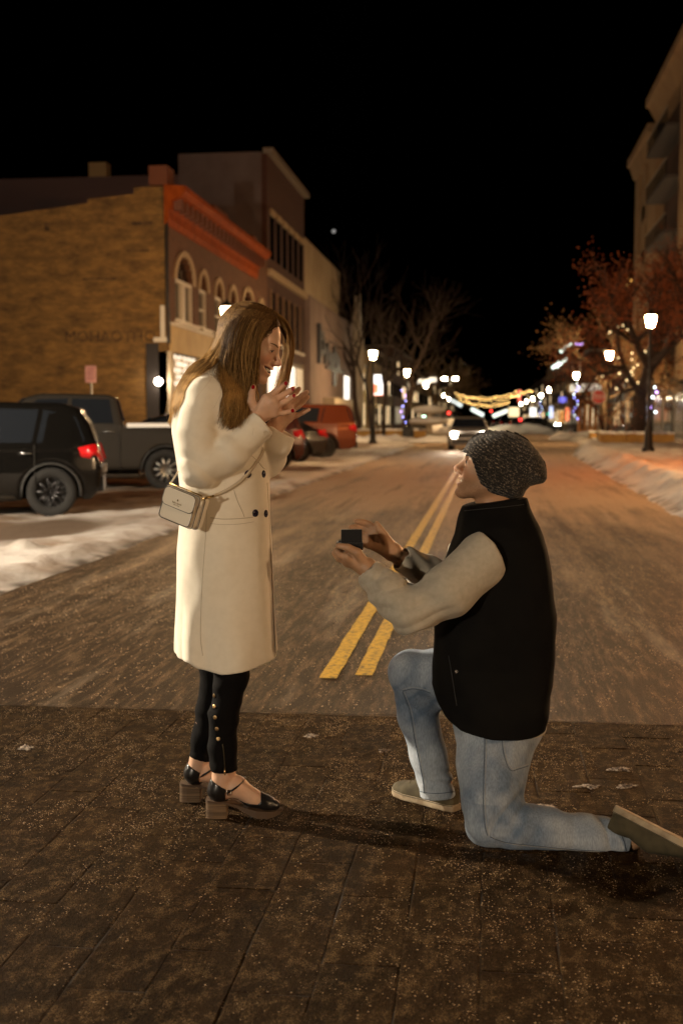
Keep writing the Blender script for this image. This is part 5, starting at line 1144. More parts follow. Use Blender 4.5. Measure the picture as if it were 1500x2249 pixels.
seam(coat_sdf, [(463, 1150), (490, 1152), (525, 1151), (558, 1146)], .0008, wseam, 'pocket_edge', coat, BW, .0001)
seam(coat_sdf, [(514, 1076), (522, 1100), (532, 1122), (537, 1135)], .0010, wseam, 'dart', coat, BW, .0002)
seam(coat_sdf, [(587, 1060), (591, 1130), (594, 1200), (597, 1260), (600, 1330), (603, 1400), (605, 1434)], .0016, wool, 'front_edge', coat, BW, .001)
# lapel: raised flap on the chest
lap = [(548, 985), (570, 996), (583, 1016), (578, 1000), (566, 975)]
seam(coat_sdf, [(553, 1000), (566, 1012), (576, 1025), (583, 1030)], .0022, wool, 'lapel_edge', coat, BW, .001)
btn = mat('dark_button', (.012, .008, .022), .12, coat=.5)
for (x, y) in ((545, 1041), (579, 1041), (561, 1127), (584, 1128)):
    stamp(coat_sdf, x, y, .0125, .004, btn, 'button', coat, BW, 16, dome=1.2)
# trousers
blk = mat('black_trousers', (.0045, .004, .004), .9, bump=.2, bscale=300, spec=.1)
trN = [C(505, 1420, NF+.02), C(508, 1480, NF+.01), C(492, 1570, NF), C(489, 1640, NF), C(492, 1700, NF)]; trNr = rr(46, 37, 31, 29, 31)
trF = [C(470, 1420, FF-.02), C(478, 1480, FF-.01), C(462, 1560, FF), C(449, 1620, FF), C(441, 1672, FF)]; trFr = rr(42, 36, 31, 28, 27)
def tro_sdf(p):
    w = .004*vnoise(p*np.array([22, 22, 34]), 21)+.0035*np.sin(p[:, 2]*120+3*vnoise(p*12, 22))*np.clip((.20-p[:, 2])/.06, 0, 1)
    a = smax(chain(p, trN, trNr, .02)+w, C(492, 1692, NF)[2]+.05*(p[:, 0]-C(492, 1692, NF)[0])-p[:, 2], .004)
    b = smax(chain(p, trF, trFr, .02)+w, C(441, 1664, FF)[2]-.25*(p[:, 0]-C(441, 1664, FF)[0])-p[:, 2], .004)
    return np.minimum(a, b)
Vt, Ft = surf(tro_sdf, GR(-.62, -.24, .004), GR(3.74, 4.16, .0045), GR(.10, .68, .0042))
trou = mk('trousers', Vt-BW, Ft, blk, woman)
brass = mat('brass', (.55, .36, .17), .28, 1.0)
for (x, y) in ((471, 1528), (471, 1552), (473, 1576), (477, 1601), (480, 1623)): stamp(tro_sdf, x, y, .0068, .003, brass, 'stud', trou, BW, 12, dome=.4)
seam(tro_sdf, [(489, 1634), (492, 1655), (494, 1686)], .0016, mat('zip', (.12, .10, .06), .4, .8), 'zip', trou, BW, .0008)
zt = hit(tro_sdf, 494, 1686)
if zt is not None: MB().tube([zt-BW, zt-BW+np.array([0, -.004, -.012]), zt-BW+np.array([.001, -.005, -.024])], [.002, .0032, .0026], 8).build('zip_pull', brass, trou, True)
# shoes
leath = mat('black_leather', (.010, .009, .009), .28, coat=.25, bump=.05, bscale=200)
stackw = mat('stacked_heel', (.17, .105, .055), .6, col2=(.085, .05, .025), scale=40, stretch=(.15, .15, 7), detail=2, lo=.42, hi=.58)
solem = mat('brown_sole', (.085, .05, .028), .6)
def lady_shoe(P, Pr, d0, heelx, heely, name, front):
    s = empty(name, parent=woman)
    sc_ = d0/FPX; x0 = C(heelx, heely, d0)
    def up(p):
        d = chain(p, P[1:], [r+.0035 for r in Pr[1:]], .014)
        X = (p[:, 0]-x0[0])/sc_; Y = (x0[2]-p[:, 2])/sc_        # px right of heel back, px below reference (heel top)
        counter = np.maximum(X-44-.25*np.maximum(0, -(Y-38)), -(Y-2-.55*X))
        toe = np.maximum(122-X-.9*np.maximum(0, Y-58)*1.2, -1.0)
        low = -(Y-(50+.12*X))
        reg = np.minimum(np.minimum(counter, toe), low)*sc_
        lin = chain(p, P[1:], [r-.001 for r in Pr[1:]], .014)
        d = smax(smax(d, reg, .004), -(Y*0+1)*1e-9+(Y-(60+.215*np.maximum(0, X-44)))*sc_, .003)
        return smax(d, -lin, .001)
    lo = np.min(P[1:], 0)-.05; hi = np.max(P[1:], 0)+.05
    V, F = surf(up, GR(lo[0], hi[0], .0028), GR(lo[1], hi[1], .003), GR(max(lo[2], .0), hi[2], .0028))
    mk('upper', V-BW, F, leath, s)
    def loftx(stations, name, m_):       # stations: px x, top y, bottom y, half width
        V = []; F = []
        for (x, yt, yb, w) in stations:
            t, b_ = C(heelx+x, heely+yt, d0)-BW, C(heelx+x, heely+yb, d0)-BW
            for s1 in np.linspace(-1, 1, 7): V.append((t[0], d0-BW[1]+w*s1, t[2]))
            for s1 in np.linspace(1, -1, 7): V.append((b_[0], d0-BW[1]+w*.97*s1, b_[2]))
        n = 14
        for k in range(len(stations)-1):
            for q in range(n): F.append((k*n+q, k*n+(q+1) % n, (k+1)*n+(q+1) % n, (k+1)*n+q))
        F += [tuple(range(n)), tuple(range((len(stations)-1)*n, len(stations)*n))]
        return MB().add(V, F).build(name, m_, s)
    loftx([(0, 57, 93, .016), (2, 57, 93, .021), (7, 57, 93, .026), (16, 57, 93, .029), (38, 58, 93, .029), (44, 58, 93, .028), (46, 59, 92, .026)], 'heel', stackw)
    loftx([(-1, 53, 58, .014), (4, 53, 58, .026), (18, 54, 59, .031), (44, 56, 62, .029), (68, 63, 70, .026), (90, 70, 82, .030), (112, 74, 91, .037), (135, 76, 91, .037), (150, 76, 88, .031), (160, 75, 84, .021), (167, 74, 79, .009)], 'sole', solem)
    a = C(heelx+42, heely+38, d0); b = C(heelx+80, heely+14, d0)
    ring = []
    for t in np.linspace(0, 2*math.pi, 22):
        cc = (a+b)/2; ring.append(cc+(b-a)/2*1.12*math.cos(t)+np.array([0, .039, 0])*math.sin(t))
    V = []; F = []
    for i, c0 in enumerate(ring):
        up2 = np.array([.42, 0, .62])*.0105; V += [c0-up2-BW, c0+up2-BW, c0+up2*.9+(c0-(a+b)/2)*.10-BW, c0-up2*.9+(c0-(a+b)/2)*.10-BW]
    for i in range(len(ring)-1):
        for j in range(4): F.append((4*i+j, 4*i+(j+1) % 4, 4*i+4+(j+1) % 4, 4*i+4+j))
    MB().add(V, F).build('strap', leath, s)
    if front:
        bc = (a*.78+b*.22)+np.array([0, -.040, .0]); P2 = [bc+.0085*np.array([math.cos(t), -.1, math.sin(t)]) for t in np.linspace(0, 2*math.pi, 17)]
        MB().tube([p-BW for p in P2], .0014, 6).build('buckle', mat('buckle_steel', (.35, .33, .3), .25, 1.0), s, True)
    return s
lady_shoe(footN, footNr, NF, 454, 1700, 'shoe', True)
lady_shoe(footF, footFr, FF, 397, 1664, 'shoe', False)
# hair
def hair_base(p):
    q = pw.to(p)
    d = ell(q, (-.019, 0, .040), (.114, .090, .098))
    d = smax(d, (q[:, 0]-.040-.62*(q[:, 2]-.0)), .006)
    c = chain(p, Wp((556, 706, DW-.045), (534, 760, DW-.054), (530, 815, DW-.058), (530, 856, DW-.070), (526, 896, DW-.11), (516, 926, DW-.14)), rr(20, 28, 27, 21, 13, 7), .02)
    b = chain(p, Wp((515, 725, DW-.01), (500, 775, DW-.01), (478, 815, DW-.03), (456, 832, DW-.05)), rr(34, 34, 30, 12), .02)
    f = chain(p, Wp((614, 712, DW+.06), (631, 750, DW+.10), (631, 800, DW+.11), (620, 850, DW+.11)), rr(8, 9, 8, 5), .01)
    d = smin(smin(d, c, .02), b, .02); d = np.minimum(d, f)
    face = pw.to(p); keep = -(ell(face, (.075, .005, -.02), (.05, .078, .098)))
    return smax(d, keep, .004)
def hair_vol(p): return hair_base(p)+.008+.0015*vnoise(p*np.array([60, 60, 8]), 31)
Vh, Fh = surf(hair_vol, GR(-.56, -.14, .0035), GR(3.76, 4.06, .004), GR(1.27, 1.75, .0035))
HD = np.array([.060, .031, .013]); HL = np.array([.52, .30, .10])
def hairmat(n): 
    m = mat(n, (.1, .06, .03), .58, attr='Col', spec=.04); return m
hair = mk('hair', Vh-BW, Fh, hairmat('hair'), woman, col=np.tile(HD*.8, (len(Vh), 1)))
G_near = [[(606,688,-.006),(588,716,-.056),(567,752,-.086),(560,810,-.092),(557,850,-.090),(550,888,-.10),(538,918,-.13)],
 [(594,680,-.02),(570,718,-.080),(554,770,-.104),(550,825,-.106),(547,868,-.106),(538,905,-.13),(524,938,-.16)],
 [(580,674,-.02),(546,715,-.087),(532,772,-.108),(530,828,-.110),(528,866,-.112),(520,905,-.15),(508,942,-.18)],
 [(564,671,-.02),(524,712,-.080),(512,768,-.100),(507,815,-.102),(508,848,-.112),(508,890,-.15),(500,930,-.19)],
 [(552,672,-.01),(510,710,-.060),(496,760,-.078),(490,795,-.085),(490,822,-.10),(500,858,-.13),(506,895,-.17)]]
G_back = [[(552,672,-.01),(510,710,-.055),(492,762,-.070),(472,800,-.085),(446,824,-.11),(420,852,-.14),(406,895,-.15)],
 [(544,674,.01),(500,712,-.030),(482,758,-.045),(454,795,-.06),(424,824,-.09),(400,866,-.11),(389,915,-.12)],
 [(538,676,.03),(494,714,.010),(474,763,.0),(444,799,-.02),(411,836,-.05),(388,885,-.06),(378,940,-.04)],
 [(536,680,.05),(488,716,.035),(468,764,.025),(440,800,.01),(409,838,-.02),(388,880,-.03),(380,925,-.02)]]
G_far = [[(608,690,.0),(632,712,.040),(641,745,.070),(640,782,.085),(634,818,.09),(628,850,.085),(622,880,.08)],
 [(604,686,.01),(626,706,.06),(636,745,.095),(635,790,.10),(628,830,.10),(618,865,.095),(612,890,.09)],
 [(598,682,.02),(620,704,.07),(629,745,.105),(627,790,.11),(618,835,.11),(606,870,.10),(598,890,.095)]]
def strands(GL, n, spread, rbase, seed, wave=1.0, lo=0.0, hi=1.0, dup=0.0):
    rg = np.random.default_rng(seed)
    GP = [catmull(np.array([C(x, y, DW+z) for x, y, z in g]), 3) for g in GL]; GP = np.array(GP); K, N, _ = GP.shape
    u = rg.uniform(lo, hi, n)*(K-1.001); u = u*(1-dup)+np.round(u*2)/2*dup*.0+u*dup; i = u.astype(int); fr = (u-i)[:, None, None]
    S = GP[i]*(1-fr)+GP[i+1]*fr
    ln = 1-.26*rg.random(n)**1.4; ii = np.linspace(0, 1, N)[None]*ln[:, None]*(N-1); i0 = np.minimum(ii.astype(int), N-2); f0 = (ii-i0)[..., None]; r0_ = np.arange(n)[:, None]
    S = S[r0_, i0]*(1-f0)+S[r0_, i0+1]*f0
    t = np.linspace(0, 1, N); cl = rg.integers(0, 46, n); co = np.random.default_rng(seed+5).normal(size=(46, 3))
    j = rg.normal(size=(n, 3)); ph = co[cl]
    amp = (.0035+spread*t**1.5)[None, :, None]
    S = S+(j*.45+ph*.75)[:, None, :]*amp*np.array([1, .8, .5])
    wv = np.sin(t[None, :]*11+ph[:, :1]*2.2)*(t[None, :]**1.6)*.013*wave
    S[:, :, 0] += wv; S[:, :, 1] += np.cos(t[None, :]*10+ph[:, 1:2]*2.5)*(t[None, :]**1.6)*.008*wave
    tt = rg.normal(size=(n, 1))*.10; L = np.clip(t[None, :]*.62+tt+co[cl][:, 2:3]*.20-.14, 0, 1)
    hl = ((np.random.default_rng(seed+9).random(46)[cl][:, None]+rg.random((n, 1))*.35) > .92)*.42; L = np.clip(L+hl*(.35+.65*t[None]), 0, 1)
    return S, L, rbase*(1-.6*t)
def push_out(S, fn, m=.004):
    sh = S.shape; P = S.reshape(-1, 3).copy()
    for _ in range(2):
        d = fn(P); k = np.where(d < m)[0]
        if len(k) == 0: break
        g = np.stack([fn(P[k]+np.eye(3)[a]*.003)-fn(P[k]-np.eye(3)[a]*.003) for a in range(3)], 1); g /= np.linalg.norm(g, axis=1)[:, None]+1e-9
        P[k] += g*(m-d[k])[:, None]
    return P.reshape(sh)
def strand_mesh(S, L, r, name, par, seed=0):
    n, N, _ = S.shape; T = np.gradient(S, axis=1); T /= np.linalg.norm(T, axis=2)[..., None]+1e-9
    a = np.cross(T, np.array([.2, -.9, .3])); a /= np.linalg.norm(a, axis=2)[..., None]+1e-9; b = np.cross(T, a)
    V = np.stack([S+r[None, :, None]*(a*math.cos(q)+b*math.sin(q)) for q in (0, 2.094, 4.189)], 2).reshape(-1, 3)
    base = (np.arange(n)[:, None, None]*N+np.arange(N-1)[None, :, None])*3; k = np.arange(3)[None, None, :]; k2 = (k+1) % 3
    F = np.stack([base+k, base+k2, base+3+k2, base+3+k], -1).reshape(-1, 4)
    c = (HD[None, None]*(1-L[..., None])+HL[None, None]*L[..., None]); c = np.repeat(c[:, :, None, :], 3, 2).reshape(-1, 3)
    return mk(name, V-BW, F, hairmat('hair'), par, col=c, kind='stuff')
S, L, r = strands(G_near, 4200, .009, .0009, 1); S = push_out(S, lambda p: np.minimum(coat_sdf(p), hair_base(p)+.006)); strand_mesh(S, L, r, 'hair_strands', hair)
S, L, r = strands(G_back, 1100, .004, .0009, 4, .7); S = push_out(S, lambda p: np.minimum(coat_sdf(p), hair_base(p)+.006)); strand_mesh(S, L, r, 'hair_strands', hair)
S, L, r = strands(G_far, 700, .006, .0010, 2, .4); strand_mesh(S, np.clip(L+.28, 0, 1), r, 'hair_strands', hair)  # golden light on the far-side hair is put into its paler colour
S, L, r = strands(G_near[2:]+G_back, 110, .016, .0005, 3, 1.6); S[:, :, 0] += RNG.normal(size=(110, 1))*.004; S = push_out(S, coat_sdf); strand_mesh(S, L, r*.9, 'flyaway_hair', hair)
# fine flyaways along the crown, backlit by the lamp
fl = []
for k in range(46):
    t = RNG.random(); x = np.interp(t, [0, .4, .75, 1], [488, 512, 555, 608]); y = np.interp(t, [0, .4, .75, 1], [742, 694, 670, 690])
    a = C(x, y, DW+RNG.normal()*.02); nrm = np.array([(x-560)*.0011, 0, .07+.0002*(700-y)]); nrm /= np.linalg.norm(nrm)
    ln = RNG.uniform(.006, .020); tg = np.array([-.5, RNG.normal()*.4, RNG.normal()*.5])
    fl.append([a+nrm*ln*s+tg*ln*.8*s*s for s in np.linspace(-.3, 1, 7)])
strand_mesh(np.array(fl), np.full((46, 7), .30), np.linspace(.0003, .00012, 7), 'flyaway_hair', hair)

# ------------------------------------------------------------------ handbag (its own thing, worn cross-body)
BB = C(400, 1168, DW-.2)
hb = empty('handbag', c2w(BB), YAW, label='small cream leather crossbody bag with flap and thin strap at her hip', cat='handbag')
bleath = mat('cream_leather', (.78, .70, .57), .33, coat=.2, bump=.06, bscale=160)
edgem = mat('dark_edge', (.03, .02, .015), .5)
gold = mat('gold', (.80, .55, .22), .22, 1.0)
# bag frame: u along the front face (right-down), v up, w outwards
ax_u = np.array([.86, -.42, -.30]); ax_u /= np.linalg.norm(ax_u)
ax_v = np.array([.20, -.05, .97]); ax_v -= ax_u*np.dot(ax_u, ax_v); ax_v /= np.linalg.norm(ax_v)
ax_w = np.cross(ax_u, ax_v)
bc = C(394, 1113, DW-.205)
def bagp(u, v, w): return bc+ax_u*u+ax_v*v+ax_w*w-BB
def slab(name, w, h, t0, t1, r, m, par, cu=0, cv=0, n=5, edge=None):
    pl = []
    for (sx, sy, a0) in ((1, 1, 0), (-1, 1, 90), (-1, -1, 180), (1, -1, 270)):
        for k in range(n): a = R(a0+90*k/(n-1)); pl.append((cu+sx*(w/2-r)+r*math.cos(a), cv+sy*(h/2-r)+r*math.sin(a)))
    N = len(pl); V = [bagp(u, v, t0) for u, v in pl]+[bagp(u, v, t1-.0015) for u, v in pl]+[bagp(cu+(u-cu)*.965, cv+(v-cv)*.965, t1) for u, v in pl]
    F = [tuple(range(N)), tuple(range(2*N, 3*N))]+[(i, (i+1) % N, N+(i+1) % N, N+i) for i in range(N)]+[(N+i, N+(i+1) % N, 2*N+(i+1) % N, 2*N+i) for i in range(N)]
    o = MB().add(V, F).build(name, m, par)
    if edge:
        MB().tube([bagp(u, v, t1-.001) for u, v in pl+pl[:1]], .0011, 5).build('edge_trim', edgem, o, True)
    return o
slab('back_compartment', .135, .105, -.052, -.028, .012, bleath, hb, .002, -.004, edge=1)
slab('main_compartment', .132, .108, -.024, .0, .012, bleath, hb, edge=1)
slab('front_pocket', .116, .074, .0006, .013, .012, bleath, hb, .002, -.012, edge=1)
slab('flap', .120, .058, .0135, .0175, .016, bleath, hb, .002, .024, edge=1)
MB().tube([bagp(-.062, .057, -.010), bagp(0, .058, -.012), bagp(.064, .057, -.010)], .0022, 6).build('zip', gold, hb, True)
ptext('lettering', 'kate spade', .0085, bagp(.0, .012, .0180), ax_u, ax_v, gold, hb)
ptext('lettering', 'NEW YORK', .0042, bagp(.0, .0045, .0180), ax_u, ax_v, gold, hb)
sp = [bagp(.0+x*.0045, .021+y*.0045, .0180) for x, y in ((0, 1), (.5, .45), (.75, 0), (.5, -.4), (.12, -.2), (.25, -.8), (-.25, -.8), (-.12, -.2), (-.5, -.4), (-.75, 0), (-.5, .45))]
MB().add(sp, [tuple(range(11))]).build('emblem', gold, hb)
strapm = mat('cream_strap', (.52, .43, .31), .45)
def coat_pt(x, y, off): h = hit(coat_sdf, x, y); return None if h is None else h+grad(coat_sdf, h, .004)*off
sp = [bc+ax_u*.066+ax_v*.045-ax_w*.01, C(462, 1092, DW-.205)]
for (x, y) in ((478, 1086), (500, 1076), (520, 1063), (535, 1050), (548, 1035), (562, 1015), (573, 998), (578, 985)):
    h = coat_pt(x, y, .003)
    if h is not None: sp.append(h)
V = []; F = []; sp = catmull(np.array(sp), 4)
for i, p in enumerate(sp):
    g = grad(coat_sdf, p, .004); t = sp[min(i+1, len(sp)-1)]-sp[max(i-1, 0)]; t /= np.linalg.norm(t); b = np.cross(g, t); b /= np.linalg.norm(b)+1e-9
    V += [p-b*.0055-BB, p+b*.0055-BB, p+b*.0055+g*.0022-BB, p-b*.0055+g*.0022-BB]
for i in range(len(sp)-1):
    for j in range(4): F.append((4*i+j, 4*i+(j+1) % 4, 4*i+4+(j+1) % 4, 4*i+4+j))
MB().add(V, F).build('strap', strapm, hb, True)
MB().tube([bc+ax_u*.066+ax_v*.048-ax_w*.01-BB, C(470, 1089, DW-.212)-BB], .0034, 8).build('swivel_clasp', gold, hb, True)
MB().tube([bc+ax_u*.067+ax_v*.044-ax_w*.01-BB, bc+ax_u*.070+ax_v*.020-ax_w*.01-BB], [.0045, .0038], 8).build('strap_tab', bleath, hb, True)
MB().tube([bc-ax_u*.060+ax_v*.055-ax_w*.01-BB, C(392, 1035, DW-.13)-BB], .003, 6).build('strap_back', strapm, hb, True)
# ------------------------------------------------------------------ kneeling man
DM = 3.78; BM = C(1085, 1860, 3.62); BM[2] = 0
pm = Pose((.484, DM, 1.163), rotm(-.20, -.29, -.05, -1), 1.02)
man = empty('person', c2w(BM), YAW, label='man in black vest and knit beanie kneeling on one knee', cat='person')
Mp = lambda *L: [C(x, y, DM+z) for x, y, z in L]
mr = lambda *a: [r*DM/FPX for r in a]
nd, fd = -.115, .045
M_near = dict(wrist=C(806, 1246, DM+nd), mcps=Mp((764, 1224, nd-.004), (762, 1230, nd+.016), (765, 1233, nd+.034), (770, 1232, nd+.050)), wr=mr(19)[0], mr=mr(10.5, 11, 11, 10),
  fingers=[(Mp((764, 1222, nd-.004), (746, 1219, nd), (739, 1211, nd+.006), (743, 1203, nd+.014)), mr(9, 8, 7.2, 6.2)),
           (Mp((762, 1230, nd+.016), (744, 1225, nd+.020), (737, 1215, nd+.026), (741, 1206, nd+.032)), mr(9, 8, 7.4, 6.4)),
           (Mp((765, 1233, nd+.034), (747, 1227, nd+.040), (740, 1217, nd+.046), (744, 1208, nd+.050)), mr(8.6, 7.6, 7, 6)),
           (Mp((770, 1232, nd+.050), (754, 1227, nd+.058), (747, 1218, nd+.062), (749, 1210, nd+.064)), mr(8, 7, 6.2, 5.4)),
           (Mp((797, 1232, nd-.012), (785, 1214, nd-.022), (765, 1203, nd-.020), (744, 1199, nd-.012)), mr(12, 10, 8.2, 6.4))])
M_far = dict(wrist=C(862, 1212, DM+fd), mcps=Mp((826, 1166, fd), (818, 1171, fd+.006), (812, 1181, fd+.008), (810, 1194, fd+.006)), wr=mr(19)[0], mr=mr(10.5, 11, 11, 10),
  fingers=[(Mp((826, 1164, fd), (811, 1152, fd+.004), (797, 1147, fd+.002), (783, 1145, fd-.002)), mr(8.6, 7.4, 6.8, 5.6)),
           (Mp((818, 1170, fd+.006), (800, 1160, fd+.012), (785, 1157, fd+.010), (771, 1158, fd+.004)), mr(8.8, 7.6, 7, 5.8)),
           (Mp((812, 1181, fd+.008), (796, 1176, fd+.012), (783, 1176, fd+.008), (772, 1180, fd+.002)), mr(8.6, 7.4, 6.8, 5.6)),
           (Mp((810, 1194, fd+.006), (798, 1194, fd+.008), (788, 1196, fd+.004), (780, 1199, fd-.002)), mr(8, 6.8, 6, 5)),
           (Mp((852, 1192, fd-.012), (843, 1176, fd-.026), (834, 1163, fd-.030), (828, 1151, fd-.026)), mr(13, 10, 8.6, 6.4))])
mhc = pm.fr(np.zeros(3))
h0 = C(1003, 1784, 3.915); h0[2] = .002
ankN = C(1384, 1846, 3.58); ankF = h0+np.array([-.042, .044, .085])
def man_sdf(p):
    d = local(p, mhc, .165, lambda q: head_sdf(pm.to(q), True)*pm.k)
    d = smin(d, chain(p, [pm.fr(np.array([-.02, 0, -.03])), pm.fr(np.array([-.03, 0, -.10])), C(1092, 1150, DM)], [.058, .054, .06], .01), .02)
    d = smin(d, chain(p, Mp((1090, 1170, 0), (1085, 1400, 0), (1085, 1560, 0)), [.09, .11, .11], .03), .03)
    d = smin(d, chain(p, Mp((1062, 1215, -.18), (905, 1345, -.2), (840, 1282, -.15), (806, 1246, nd)), [.04, .036, .034, .027], .01), .02)
    d = smin(d, chain(p, Mp((1050, 1215, .18), (965, 1300, .2), (905, 1240, .1), (862, 1212, fd)), [.04, .036, .034, .027], .01), .02)
    d = smin(d, chain(p, [C(1085, 1570, 3.78), C(1075, 1800, 3.61), C(1290, 1838, 3.59), ankN, C(1412, 1836, 3.54), C(1470, 1858, 3.51)], [.06, .035, .03, .030, .030, .018], .01), .02)
    d = smin(d, chain(p, [C(1050, 1520, 3.84), C(905, 1482, 3.90), C(955, 1700, 3.93), ankF, h0+np.array([-.055, .058, .045]), h0+np.array([-.14, .146, .038])], [.06, .035, .03, .026, .026, .016], .01), .02)
    hw = C(800, 1195, DM-.04)
    return smin(d, local(p, hw, .17, lambda q: np.minimum(hand_sdf(q, **M_near), hand_sdf(q, **M_far))), .006)
zs = axis_grid(-.01, 1.36, (-1, .007), (.82, .0026), (1.01, .0026), (1.04, .0021), (1.19, .006))
xs = axis_grid(-.04, 1.12, (-9, .0026), (.15, .012), (.35, .0024), (.45, .008), (.60, .015))
Vm, Fm = surf(man_sdf, xs, axis_grid(3.52, 4.12, (0, .009), (3.62, .003), (3.86, .009)), zs)
cm = np.tile(np.array([.44, .25, .14]), (len(Vm), 1)); qh = pm.to(Vm); hm = (np.linalg.norm(qh, axis=1) < .17) & (Vm[:, 2] > 1.0)
cm[hm] = skin_color(qh[hm], (.45, .25, .14), (.34, .12, .08), (.55, .24, .14), True, (.22, .11, .07))
cm[~hm] *= (1+.12*vnoise(Vm[~hm]*45, 4)+.06*vnoise(Vm[~hm]*130, 9))[:, None]
mk('body', Vm-BM, Fm, skinmat('skin_man'), man, col=cm)
face_parts(man, BM, pm, (1, 0, .1), True, (.03, .02, .014))
# side hair peeking under the beanie
# beanie
dome = [(1004, 1010), (1012, 985), (1030, 966), (1050, 954), (1078, 947), (1106, 947), (1135, 955), (1160, 969), (1180, 990), (1193, 1013), (1200, 1036), (1200, 1052), (1193, 1061), (1178, 1064), (1163, 1068),
        (1154, 1078), (1149, 1090), (1128, 1097), (1100, 1098), (1070, 1090), (1040, 1070), (1015, 1040)]
keep = [(1019, 990), (1024, 981), (1040, 952), (1080, 935), (1220, 940), (1225, 1110), (1100, 1112), (1091, 1094), (1072, 1079), (1058, 1064), (1049, 1044), (1042, 1018), (1034, 1002), (1026, 993)]
RIB = np.array([.50, .0, .86])
def beanie_sdf(p):
    s = -cut2d(p, dome, DM); S = .075; t = np.clip(1-s/S, 0, 1); T = .098*np.sqrt(np.clip(1-t*t, 0, 1))
    d = np.where(s > 0, np.abs(p[:, 1]-DM-.002)-T, -s+np.maximum(0, np.abs(p[:, 1]-DM)-.0))
    d = d*.6
    d = smax(d, cut2d(p, keep, DM), .006)
    v = p@RIB+.25*(p[:, 1]-DM)**2*6+.004*vnoise(p*18, 41)
    rib = np.abs(np.sin(v*math.pi/.0095)); fade = np.clip((.615-p[:, 0])/.05, .25, 1)
    return d-.0034*rib*fade+.003*vnoise(p*np.array([22, 22, 22]), 42)
Vb, Fb = surf(beanie_sdf, GR(.36, .68, .0021), GR(3.66, 3.90, .003), GR(1.04, 1.31, .0021))
mk_ = np.random.default_rng(3)
vv = Vb@RIB; uu = Vb@np.array([.86, 0, -.50])
n1 = vnoise(np.stack([uu*260, Vb[:, 1]*200, vv*420], 1), 51); n2 = vnoise(np.stack([uu*480, Vb[:, 1]*380, vv*900], 1), 52)
crest = np.abs(np.sin((vv+.25*(Vb[:, 1]-DM)**2*6+.004*vnoise(Vb*18, 41))*math.pi/.0095))
kk = (np.clip((n1*.7+n2*.6)*1.9-.30, 0, 1)*(.25+.75*crest))[:, None]
cb = np.array([.020, .017, .015])*(1-kk)+np.array([.27, .22, .17])*kk
knit = mat('marled_knit', (.05, .05, .05), .9, attr='Col', bump=.5, bscale=420, bdist=.002, sheen=.15, spec=.15)
mk('beanie', Vb-BM, Fb, knit, man, col=cb)
# vest
vest_rows = [(1082, 1062, 1148, .082), (1096, 1030, 1153, .088), (1112, 1013, 1159, .098), (1130, 1008, 1168, .125), (1150, 1005, 1178, .158), (1175, 1000, 1188, .185), (1205, 988, 1197, .200), (1250, 972, 1206, .205), (1310, 960, 1212, .205),
             (1345, 954, 1216, .203), (1400, 951, 1214, .200), (1450, 949, 1212, .198), (1500, 949, 1208, .204), (1550, 951, 1203, .210), (1600, 956, 1197, .213)]
vestT = loft_px(vest_rows, DM)
hemm = np.array([C(x, y, DM) for x, y in ((930, 1480), (948, 1502), (956, 1530), (972, 1556), (1000, 1575), (1060, 1588), (1120, 1591), (1197, 1587), (1230, 1585))])
colr = np.array([C(x, y, DM) for x, y in ((1000, 1116), (1014, 1112), (1040, 1106), (1075, 1100), (1110, 1095), (1150, 1092), (1170, 1092))])
msl = Mp((1062, 1225, -.165), (985, 1298, -.205), (905, 1346, -.205), (858, 1306, -.165), (822, 1268, -.128)); mslr = mr(57, 52, 44, 39, 34)
cM = C(806, 1254, DM-.118); cMd = C(806, 1254, DM-.118)-C(850, 1300, DM-.16); cMu = cMd/np.linalg.norm(cMd)
fsl = Mp((1040, 1215, .17), (985, 1290, .19), (930, 1252, .12), (890, 1232, .062)); fslr = mr(57, 42, 36, 32)
cF = C(873, 1223, DM+.05); cFd = C(873, 1223, DM+.05)-C(930, 1245, DM+.1); cFu = cFd/np.linalg.norm(cFd)
arm_hole = lambda p: chain(p, Mp((1085, 1245, -.24), (1085, 1235, -.14)), mr(62, 50), .01)
def vest_sdf(p):
    z = p[:, 2]
    d = loft(p, vestT, 2.35)+.006*vnoise(p*np.array([8, 8, 5]), 61)+.004*vnoise(p*np.array([17, 17, 13]), 62)
    d += .004*np.sin(z*70+3*vnoise(p*6, 63))*np.clip((.62-z)/.3, 0, 1)*.6
    d = smax(d, np.interp(p[:, 0], hemm[:, 0], hemm[:, 2])-z, .006)
    return smax(d, z-np.interp(p[:, 0], colr[:, 0], colr[:, 2]), .005)
Vv, Fv = surf(vest_sdf, GR(.24, .74, .0045), GR(3.54, 4.02, .005), GR(.30, 1.13, .0045))
vblk = mat('black_softshell', (.0040, .0036, .0034), .85, bump=.25, bscale=500, bdist=.001, spec=.12, col2=(.0062, .0056, .005), scale=12)
vest = mk('vest', Vv-BM, Fv, vblk, man)
vs2 = mat('vest_seam', (.02, .018, .017), .6)
stamp(vest_sdf, 1002, 1475, .0062, .002, mat('snap_ring', (.5, .48, .45), .25, 1.0), 'snap', vest, BM, 14, dome=1.6)
seam(vest_sdf, [(985, 1440), (992, 1480), (998, 1520), (1003, 1550)], .0012, vs2, 'pocket_edge', vest, BM)
seam(vest_sdf, [(1020, 1122), (1060, 1118), (1110, 1113), (1150, 1108)], .0010, vs2, 'collar_seam', vest, BM)
